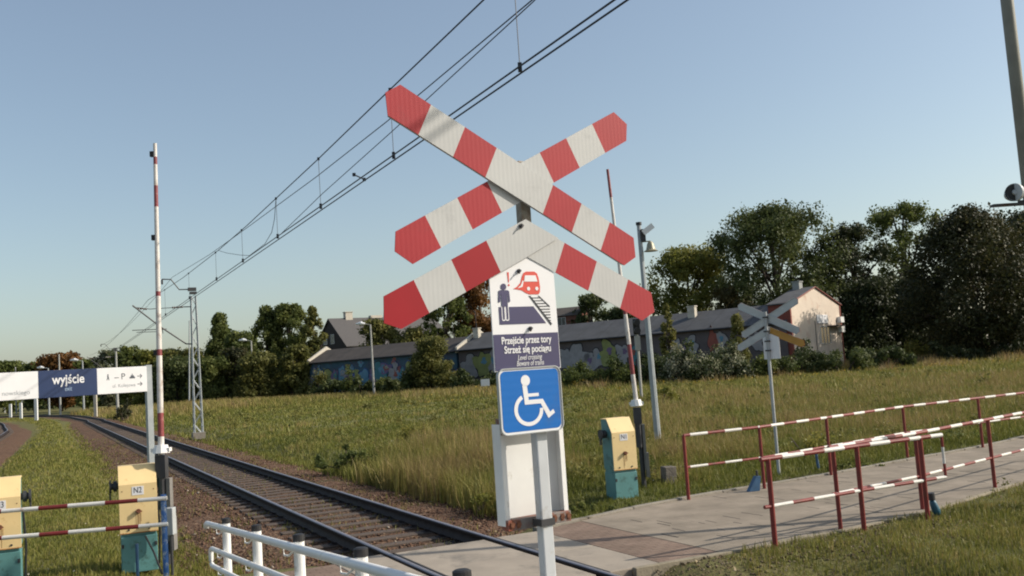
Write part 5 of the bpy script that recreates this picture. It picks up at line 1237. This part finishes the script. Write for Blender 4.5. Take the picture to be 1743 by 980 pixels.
# small track signal
sD = 62; sx_ = bx(1091, sD, .5); t = thing('dwarf_signal', 'small two lamp railway signal on a pale thin post in the field', 'railway signal', (sx_, sD, GZ)); tx = bx(1085, sD, 3.6) - sx_
zt2 = zat(1085, 549, sD) - GZ
m = MB(); m.tube([(0, 0, -.1), (tx, 0, zt2)], .09, 8); m.box((tx * .8, 0, zt2 - 1.3), (.34, .3, .9)); m.build('post', m_pole_conc, t)
m = MB(); m.box((tx, 0, zt2 - .25), (.42, .2, 1.0)); 
for dz in (.02, -.5): m.tube([(tx, -.1, zt2 + dz), (tx + .02, -.42, zt2 + dz - .02)], .2, 12)
m.build('signal_head', m_black, t)
def lamp(label, px, D, ytop, side=-1, col=None):
    x = loc(px, D); h = zat(px - 6, ytop, D) - GZ; t = thing('street_lamp', label, 'street lamp', (x, D, GZ), 0, 'street lamps beyond the field'); tx = bx(px, D, h) - x
    m = MB(); m.tube([(0, 0, -.1), (0, 0, h - .1)], [.16, .10], 8); m.tube([(0, 0, h - .12), (side * .5, 0, h), (side * .9, 0, h + .05)], .05, 6); m.build('pole', col or m_pole_conc, t)
    m = MB(); m.tube([(side * .7, 0, h + .05), (side * 1.2, 0, h + .14), (side * 1.9, 0, h + .10)], [.12, .26, .10], 8); m.build('lamp_head', m_lampwhite, t); return t
lamp('street lamp with white head in front of the blue graffiti wall', 637, 126, 551)
lamp('street lamp against the dark trees right of the lattice mast', 432, 150, 579)
lamp('street lamp with white head left of the second catenary mast', 143, 150, 613, col=m_grey)
lamp('street lamp above the navy exit panel', 84, 165, 626, col=m_grey)
m = MB(); px = 322; x = loc(px, 140); t = thing('wooden_pole', 'thin dark pole leaning beside the lattice mast', 'pole', (x, 140, GZ)); m.tube([(0, 0, -.1), (.5, 0, 12.5)], [.12, .08], 6); m.build('pole', m_grey, t)
for px, top_, wpx, D, lab in ((62, 679, 5, 118, 'taller white marker post beside the distant track'), (36, 686, 4, 140, 'short white marker post beside the distant track at the left'), (18, 688, 4, 160, 'small white marker post nearest the left picture edge'), (163, 671, 5, 120, 'cream marker post under the right part of the exit board')):
    x = loc(px, D); h = max(.6, zat(px, top_, D) - GZ); m = MB(); m.box((0, 0, h / 2), (wpx / FPX * D, .25, h)); m.box((0, 0, h + .03), (wpx / FPX * D * .8, .2, .06)); o = m.build('marker_post', m_white if px != 163 else m_paleplaster); o.location = (x, D, GZ); tag(o, lab, 'marker post', 'marker posts along the track')
x = loc(827, 106); t = thing('notice_board', 'small white board on two legs before the warehouse bushes', 'board', (x, 106, GZ))
m = MB(); m.box((0, 0, 1.15), (.95, .1, .75)); m.build('board', m_lampwhite, t); m = MB(); m.box((-.35, .05, .4), (.06, .06, .9)); m.box((.35, .05, .4), (.06, .06, .9)); m.build('leg', m_grey, t)
# tall lamp post with loudspeakers at the right edge
lpy = 13.45; lpx = bx(1812, lpy, 0)
t = thing('lighting_column', 'tall tapered dark grey lighting column at the right picture edge', 'column', (lpx, lpy, GZ))
ztp = zat(1714, 0, lpy); pt_t = (bx(1714, lpy, ztp), lpy, ztp); ddx = (pt_t[0] - lpx) / (pt_t[2]); 
m = MB(); m.tube([(0, 0, -.1), (0, 0, .6)], .14, 12); m.tube([(ddx * .6, 0, .6), (ddx * ztp, 0, ztp), (ddx * 9, 0, 9)], [.085, .085, .075], 14); m.build('column', pmat('column_grey', (.20, .20, .17), .6, var=.1), t, smooth=True)
spz = zat(1724, 332, lpy); spx = bx(1724, lpy - .2, spz) 
t = thing('loudspeaker', 'pair of grey horn loudspeakers on a dark arm of the right lighting column', 'loudspeaker', (spx, lpy - .2, spz))
for dx_, lab in ((.0, None), (.42, None)):
    m = MB(); m.tube([(dx_ - .0 - .01, -.06, 0), (dx_ + .0, -.055, 0), (dx_ + .06, .12, .01), (dx_ + .08, .26, .01)], [.125, .125, .11, .07], 20); hb_ = m.build('horn', m_signback, t, smooth=False)
    m = MB(); m.tube([(dx_ - .011, -.0615, 0), (dx_ - .0105, -.067, 0)], .112, 20); m.build('mouth', m_black, hb_); m = MB(); m.tube([(dx_ - .012, -.068, 0), (dx_ - .016, -.09, 0)], [.04, .03], 12); m.build('core', m_signback, hb_)
m = MB(); m.box((.22, .1, -.145), (.95, .10, .035)); m.box((.22, .1, -.12), (.2, .06, .05)); m.build('bracket', m_dark, t)
# concrete block
p = ground(1140, 821); o = MB().box((0, 0, .15), (.24, .22, .38)).build('concrete_block', pmat('old_concrete_block', (.15, .13, .11), .95, var=.25, bump=.6, scale=8), bevel=.02); o.location = (p[0], p[1] + .1, GZ); o.rotation_euler = (0, .03, .3); tag(o, 'weathered concrete block in the grass between cabinet N1 and the railing', 'block')
# blue fittings by the railings
p = ground(1296, 834); t = thing('blue_ramp_plate', 'slanting blue metal plate by the second post of the far railing', 'metal plate', (p[0] - .02, p[1] - .05, 0), .3)
m = MB(); m.add([(-.22, 0, .0), (-.02, 0, .0), (.02, 0, .24), (-.06, 0, .24), (-.22, .1, .0), (-.02, .1, .0), (.02, .1, .24), (-.06, .1, .24)], [(0, 1, 2, 3), (4, 7, 6, 5), (0, 4, 5, 1), (1, 5, 6, 2), (2, 6, 7, 3), (3, 7, 4, 0)]); m.build('plate', m_blue2, t)
m = MB(); m.tube([(-.02, .05, .23), (-.02, .05, .33)], .02, 8); m.build('stub', m_dark, t)
p = ground(1394, 797); t = thing('blue_post', 'short blue post behind the far railing', 'post', (p[0], p[1], GZ)); m = MB(); m.tube([(0, 0, -.1), (-.03, 0, .33)], .028, 10); m.build('post', m_blue2, t); m = MB(); m.tube([(-.03, 0, .33), (-.03, 0, .36)], .034, 10); m.build('cap', m_dark, t)
p = ground(1594, 876); t = thing('blue_lamp_fitting', 'small blue fitting with black cap in the grass by the near railing', 'fitting', (p[0], p[1], 0)); m = MB(); m.tube([(0.02, 0, 0), (0, 0, .06), (-.03, 0, .16), (-.04, 0, .20)], [.04, .055, .045, .03], 14); m.build('body', pmat('bright_blue_paint', (.015, .09, .14), .5), t, smooth=True)
m = MB(); m.tube([(-.04, 0, .20), (-.045, 0, .29)], .045, 12); m.build('cap', m_dark, t)
# van at the right edge
t = thing('parked_van', 'white van with blue windscreen half hidden at the right picture edge', 'van', (loc(1748, 104), 104, GZ), radians(8)); zz0 = max(.4, zat(1743, 596, 104) )
m = MB(); P_ = [(-2.4, .5), (2.4, .5), (2.4, 2.2), (1.6, 2.45), (-.9, 2.45), (-1.7, 1.5), (-2.4, 1.25)]; m.plate(P_, -.95, .95, 0); m.build('body', m_lampwhite, t, bevel=.08)
m = MB(); m.plate([(-1.5, 1.55), (1.9, 1.55), (1.9, 2.2), (-.9, 2.25)], -.96, -.955, 0); m.build('window', pmat('blue_glass', (.08, .14, .24), .15), t)
for xx in (-1.6, 1.5):
    m = MB(); m.tube([(xx, -.98, .38), (xx, -.7, .38)], .36, 18); wh = m.build('wheel', m_black, t); m = MB(); m.tube([(xx, -.99, .38), (xx, -.985, .38)], .2, 14); m.build('rim', m_grey, wh)
t.scale = (1.12, 1.12, 1.15)

# ================================================================== GRASS AND STONES
def put(name, parts, label, cat='grass', mat=None):
    V, F, T = merge(parts); o = arr_mesh(name, V, F, mat or m_grass, None, {'tint': T}); tag(o, label, cat, kind='stuff'); return o
def tall_at(x, y):
    """how tall and how dry the rough grass is here"""
    b = x / y; n_ = wav(x, y, 7); n2_ = wav(x + 40, y - 13, 2.2)
    tallp = np.clip(1.3 - ((b + .07) / .13) ** 2 - ((y - 23) / 9.0) ** 2 * .9, 0, 1)
    right = np.clip((b - .05) / .10, 0, 1) * np.clip((y - 17) / 6, 0, 1)
    h = .13 + .60 * tallp + .20 * right + .08 * n_ + .07 * n2_ + .10 * np.clip(wav(x - 9, y + 31, 4.5) - .25, 0, 1)
    dry = .31 + .28 * tallp + .17 * right + .19 * n_ + .14 * n2_
    farw = np.clip((y - 88 + 8 * n_) / 12, 0, 1) * (b > -.12) + np.clip((y - 108) / 15, 0, 1) * (b <= -.12)
    farw = np.clip(farw, 0, 1)
    bank = np.exp(-((x + 38) / 13) ** 2 - ((y - 106) / 16) ** 2); farw = np.maximum(farw, np.clip(bank * 1.6, 0, 1))
    h = h + .65 * farw; dry = dry + .30 * farw
    return np.clip(h, .06, 1.2), np.clip(dry, .1, .95)
def scatter(N, d0, d1, p, wfun, two, seed_w, short_only=None, k0=-.60, k1=.62):
    x, y = fan(N, d0, d1, p, k0, k1)
    d1_, d2_, pd, dd, ss = region(x, y)
    edge = .35 * wav(x, y, 1.3) + .2 * wav(x, y, .5)
    okk = (pd > .03 + .05 * np.abs(wav(x, y, .7))) & (np.abs(d1_) > np.where(d1_ < 0, 2.55, 2.25) + edge) & (np.abs(d2_) > 3.0 + edge)
    # sparse where the ground by the path is worn
    worn = (pd < .55) & (rng.uniform(size=N) > .30 + .5 * np.clip(pd / .55, 0, 1)); okk &= ~worn
    x, y, pd, d1_, dd, ss = x[okk], y[okk], pd[okk], d1_[okk], dd[okk], ss[okk]
    h, dry = tall_at(x, y)
    nr = np.clip((pd - .2) / 2.6, 0, 1); onfar = (ss > interp(P_FAR, dd)) & (dd > .8)
    short = .045 + .03 * wav(x, y, 1.2) + .02
    h = np.where(onfar, short * (1 - nr) + h * nr, h); dry = np.where(onfar, .26 * (1 - nr) + dry * nr, dry)
    near_side = (ss < interp(P_NEAR, dd)) & (dd > .8); h = np.where(near_side, .075 + .05 * wav(x, y, 1.5), h); dry = np.where(near_side, .47 + .10 * wav(x, y, 1.8), dry)
    left = (d1_ < 0); h = np.where(left, .085 + .035 * wav(x, y, 2.2) + .03 * np.clip((y - 25) / 30, 0, 1), h); dry = np.where(left, .42 + .09 * wav(x, y, 3.0), dry)
    h = np.clip(h, .03, 1.2) * rng.uniform(.5, 1.25, len(x)); tn = np.clip(dry + rng.normal(0, .11, len(x)), 0, .93)
    z = np.where(np.abs(d1_) < 3.3, np.maximum(gh(x, y), np.interp(np.abs(d1_), [0, 1.45, 2.0, 2.9, 3.5], [-.2, -.205, -.235, -.31, -.42])), gh(x, y))
    return blades(x, y, z, h, wfun(y, h), tn, .38, two)
near_parts = [scatter(250000, 8.8, 24, .55, lambda y, h: .0055 + y * .00030 + rng.uniform(0, .004, len(y)), True, 0),
              scatter(170000, 22, 48, .7, lambda y, h: .006 + y * .0006, True, 0)]
put('grass', near_parts, 'green and straw coloured grass growing over the near field and verges')
put('grass', [scatter(190000, 45, 150, .9, lambda y, h: .02 + y * .0011, False, 0)], 'rough grass of the far field fading to brown weeds before the bushes')
# seed heads and stalks standing above the tall grass
x, y = fan(60000, 16, 60, .6, -.32, .62); d1_, d2_, pd, dd, ss = region(x, y); h, dry = tall_at(x, y)
ok_ = (d1_ > 3.6) & (pd > 2.0) & (dry > .42) & (wav(x, y, 3) > -.2); x, y, h = x[ok_], y[ok_], h[ok_]
hh_ = h * rng.uniform(1.1, 1.7, len(x)); P1 = blades(x, y, gh(x, y), hh_, .004 + y * .00028, np.clip(rng.normal(.80, .10, len(x)), .55, 1), .18, True)
put('seed_stalks', [P1], 'thin straw and rust coloured seed stalks above the tall grass', 'weeds')
# leafy weeds in clumps
def weeds(N, d0, d1, cond, hh, rr_, per, mat, name, label, size, k0=-.6, k1=.62):
    x, y = fan(N, d0, d1, .8, k0, k1); d1_, d2_, pd, dd, ss = region(x, y); ok_ = (np.abs(d1_) > 2.7) & (np.abs(d2_) > 3) & (pd > .35) & cond(x, y, d1_, dd, ss); x, y = x[ok_], y[ok_]; n_ = len(x)
    s = rng.uniform(.5, 1.3, n_); cl = []
    for q in range(3): cl.append(np.stack([x + rng.normal(0, .18, n_) * s, y + rng.normal(0, .18, n_) * s, gh(x, y) + hh * s * rng.uniform(.15, .8, n_), rr_ * s * rng.uniform(.5, 1, n_)], 1))
    cl = np.concatenate(cl); V, F, T_ = crown(len(cl) * per, cl, size, .5, .2, flat=1.2); V[:, 2] = np.maximum(V[:, 2], -.06)
    tag(arr_mesh(name, V, F, mat, None, {'tint': T_}), label, 'weeds', kind='stuff')
weeds(3200, 16, 48, lambda x, y, a, d, s: (a > 3) & (wav(x + 5, y - 8, 5) > .30), .34, .17, 26, LEAF['olive'], 'leafy_weeds', 'clumps of leafy olive weeds in the near part of the field', .055)
weeds(2200, 14, 40, lambda x, y, a, d, s: (a > 2.7) & (wav(x - 11, y + 3, 4) > .45), .30, .17, 26, LEAF['green'], 'green_weeds', 'clumps of darker green weeds in the near part of the field', .05)
weeds(1300, 45, 120, lambda x, y, a, d, s: (a > 4) & (wav(x + 5, y - 8, 11) > .15), .45, .30, 16, LEAF['olive'], 'far_weeds', 'scattered low weeds in the far part of the field', .13)
weeds(420, 12, 30, lambda x, y, a, d, s: ((a < -2.7) | (s < interp(P_NEAR, d))) & (wav(x, y, 2) > .2), .09, .12, 22, LEAF['olive'], 'low_weeds', 'low broad leaved weeds in the short grass', .035)
# small flowers / pale specks
def specks(N, d0, d1, hfac, size, mat, name, label, cond):
    x, y = fan(N, d0, d1, .7); d1_, d2_, pd, dd, ss = region(x, y); h, dry = tall_at(x, y); ok_ = (np.abs(d1_) > 3.3) & (pd > .3) & cond(x, y, d1_, ss, dd); x, y, h, ss, dd, d1_ = x[ok_], y[ok_], h[ok_], ss[ok_], dd[ok_], d1_[ok_]
    h = np.where((d1_ < 0) | (ss < interp(P_NEAR, dd)), .08, h)
    cl = np.stack([x, y, gh(x, y) + h * hfac, np.full(len(x), .001)], 1)
    V, F, T_ = crown(len(x) * 3, cl, size, .8, .1); o = arr_mesh(name, V, F, mat, None, {'tint': T_}); tag(o, label, 'flowers', kind='stuff')
specks(1500, 13, 70, 1.0, .024, m_paleplaster, 'white_flowers', 'scattered small white flowers in the field grass', lambda x, y, a, s, d: wav(x, y, 4) > .25)
gold = LEAF['yellow']
x, y = fan(2600, 70, 108, 1.0, -.1, .62); ok_ = (wav(x, y, 5) > .3) & (y > 78); x, y = x[ok_], y[ok_]; h, dry = tall_at(x, y)
V, F, T_ = crown(len(x) * 5, np.stack([x, y, gh(x, y) + h * .85, np.full(len(x), .22)], 1), .13, .9, .1); tag(arr_mesh('goldenrod', V, F, leaf_mat('goldenrod_bloom', [(0, (.16, .13, .03)), (1, (.36, .26, .04))]), None, {'tint': T_}), 'yellow goldenrod along the far edge of the field', 'flowers', kind='stuff')
# weeds on the ballast and between the rails
N = 46000; x, y = fan(N, 12, 60, .6, -.6, .2); d1_, d2_, pd, dd, ss = region(x, y)
ok_ = (np.abs(d1_) < 3.4) & (pd > .15) & (wav(x, y, 1.6) > .08) & (rng.uniform(size=N) < .9); x, y, d1_ = x[ok_], y[ok_], d1_[ok_]
zb_ = np.interp(np.abs(d1_), [0, 1.45, 2.0, 2.9, 3.5], [-.2, -.205, -.235, -.31, -.34])
put('ballast_weeds', [blades(x, y, zb_, rng.uniform(.03, .12, len(x)), .006 + y * .0004, np.clip(rng.normal(.42, .16, len(x)), 0, .9), .5, True)], 'sparse weeds growing through the rusty ballast', 'weeds')
# stones
def stones(N, sampler, mat, name, label, smin, smax):
    x, y, z = sampler(N); n_ = len(x); s = rng.uniform(smin, smax, n_) * (1 + .0 * y)
    oct_ = np.array([[1, 0, 0], [-1, 0, 0], [0, 1, 0], [0, -1, 0], [0, 0, 1], [0, 0, -1]], float); fc = np.array([[0, 2, 4], [2, 1, 4], [1, 3, 4], [3, 0, 4], [2, 0, 5], [1, 2, 5], [3, 1, 5], [0, 3, 5]])
    V = oct_[None] * s[:, None, None] * rng.uniform(.55, 1.25, (n_, 6, 1)) + rng.normal(0, .25, (n_, 6, 3)) * s[:, None, None]; V[:, :, 2] *= .75
    V += np.stack([x, y, z + s * .15], 1)[:, None]; F = (np.arange(n_)[:, None, None] * 6 + fc[None]).reshape(-1, 3)
    T_ = np.repeat(np.clip(rng.beta(1.6, 2.4, n_), 0, 1), 6)
    tag(arr_mesh(name, V.reshape(-1, 3), F, mat, None, {'tint': T_}), label, 'stones', kind='stuff')
def samp(N):
    x, y = fan(N, 11.5, 55, .55, -.6, .25); d1_, d2_, pd, dd, ss = region(x, y); ok_ = (np.abs(d1_) < 3.35 + .3 * wav(x, y, 1)) & (pd > .0) & ~((np.abs(d1_) < 1.25) & (np.mod(((ss - .35) / .62), 1) < .0)); x, y, d1_ = x[ok_], y[ok_], d1_[ok_]
    return x, y, np.interp(np.abs(d1_), [0, 1.45, 2.0, 2.9, 3.5], [-.2, -.205, -.235, -.31, -.35])
m_stone = leaf_mat('ballast_stone', [(0, (.055, .030, .020)), (.35, (.10, .056, .038)), (.6, (.145, .088, .058)), (.85, (.20, .145, .10)), (1, (.42, .37, .31))], rough=.95, trans=0.0)
stones(70000, samp, m_stone, 'ballast_stones', 'loose rust brown ballast stones around the sleepers', .018, .038)
def samp2(N):
    x, y = fan(N, 10.3, 16, .8, -.1, .5); d1_, d2_, pd, dd, ss = region(x, y); ok_ = (pd > 0) & (pd < 1.3 + .5 * wav(x, y, 1.5)) & (ss < -2.5) & (dd > .9) & (dd < 6); x, y = x[ok_], y[ok_]
    return x, y, gh(x, y)
stones(22000, samp2, leaf_mat('dry_debris', [(0, (.09, .065, .04)), (.5, (.17, .13, .085)), (1, (.32, .27, .19))], rough=.95, trans=0), 'dry_debris', 'dry leaves and gravel beside the near kerb of the crossing', .006, .020)
x, y = fan(30000, 10.3, 30, .7, -.6, .6); d1_, d2_, pd, dd, ss = region(x, y); ok_ = (pd > -.10) & (pd < .9) & (dd > .9) & (wav(x, y, .8) > -.1); x, y = x[ok_], y[ok_]
cl = np.stack([x, y, np.maximum(gh(x, y), -.05) + .012, np.full(len(x), .006)], 1); V, F, T_ = crown(len(x), cl, .035, .5, .25, flat=.3)
tag(arr_mesh('dead_leaves', V, F, leaf_mat('dead_leaf', [(0, (.08, .05, .025)), (.5, (.17, .12, .06)), (1, (.28, .22, .12))], trans=.1), None, {'tint': T_}), 'dead leaves and dry bits along the path edges', 'litter', kind='stuff')
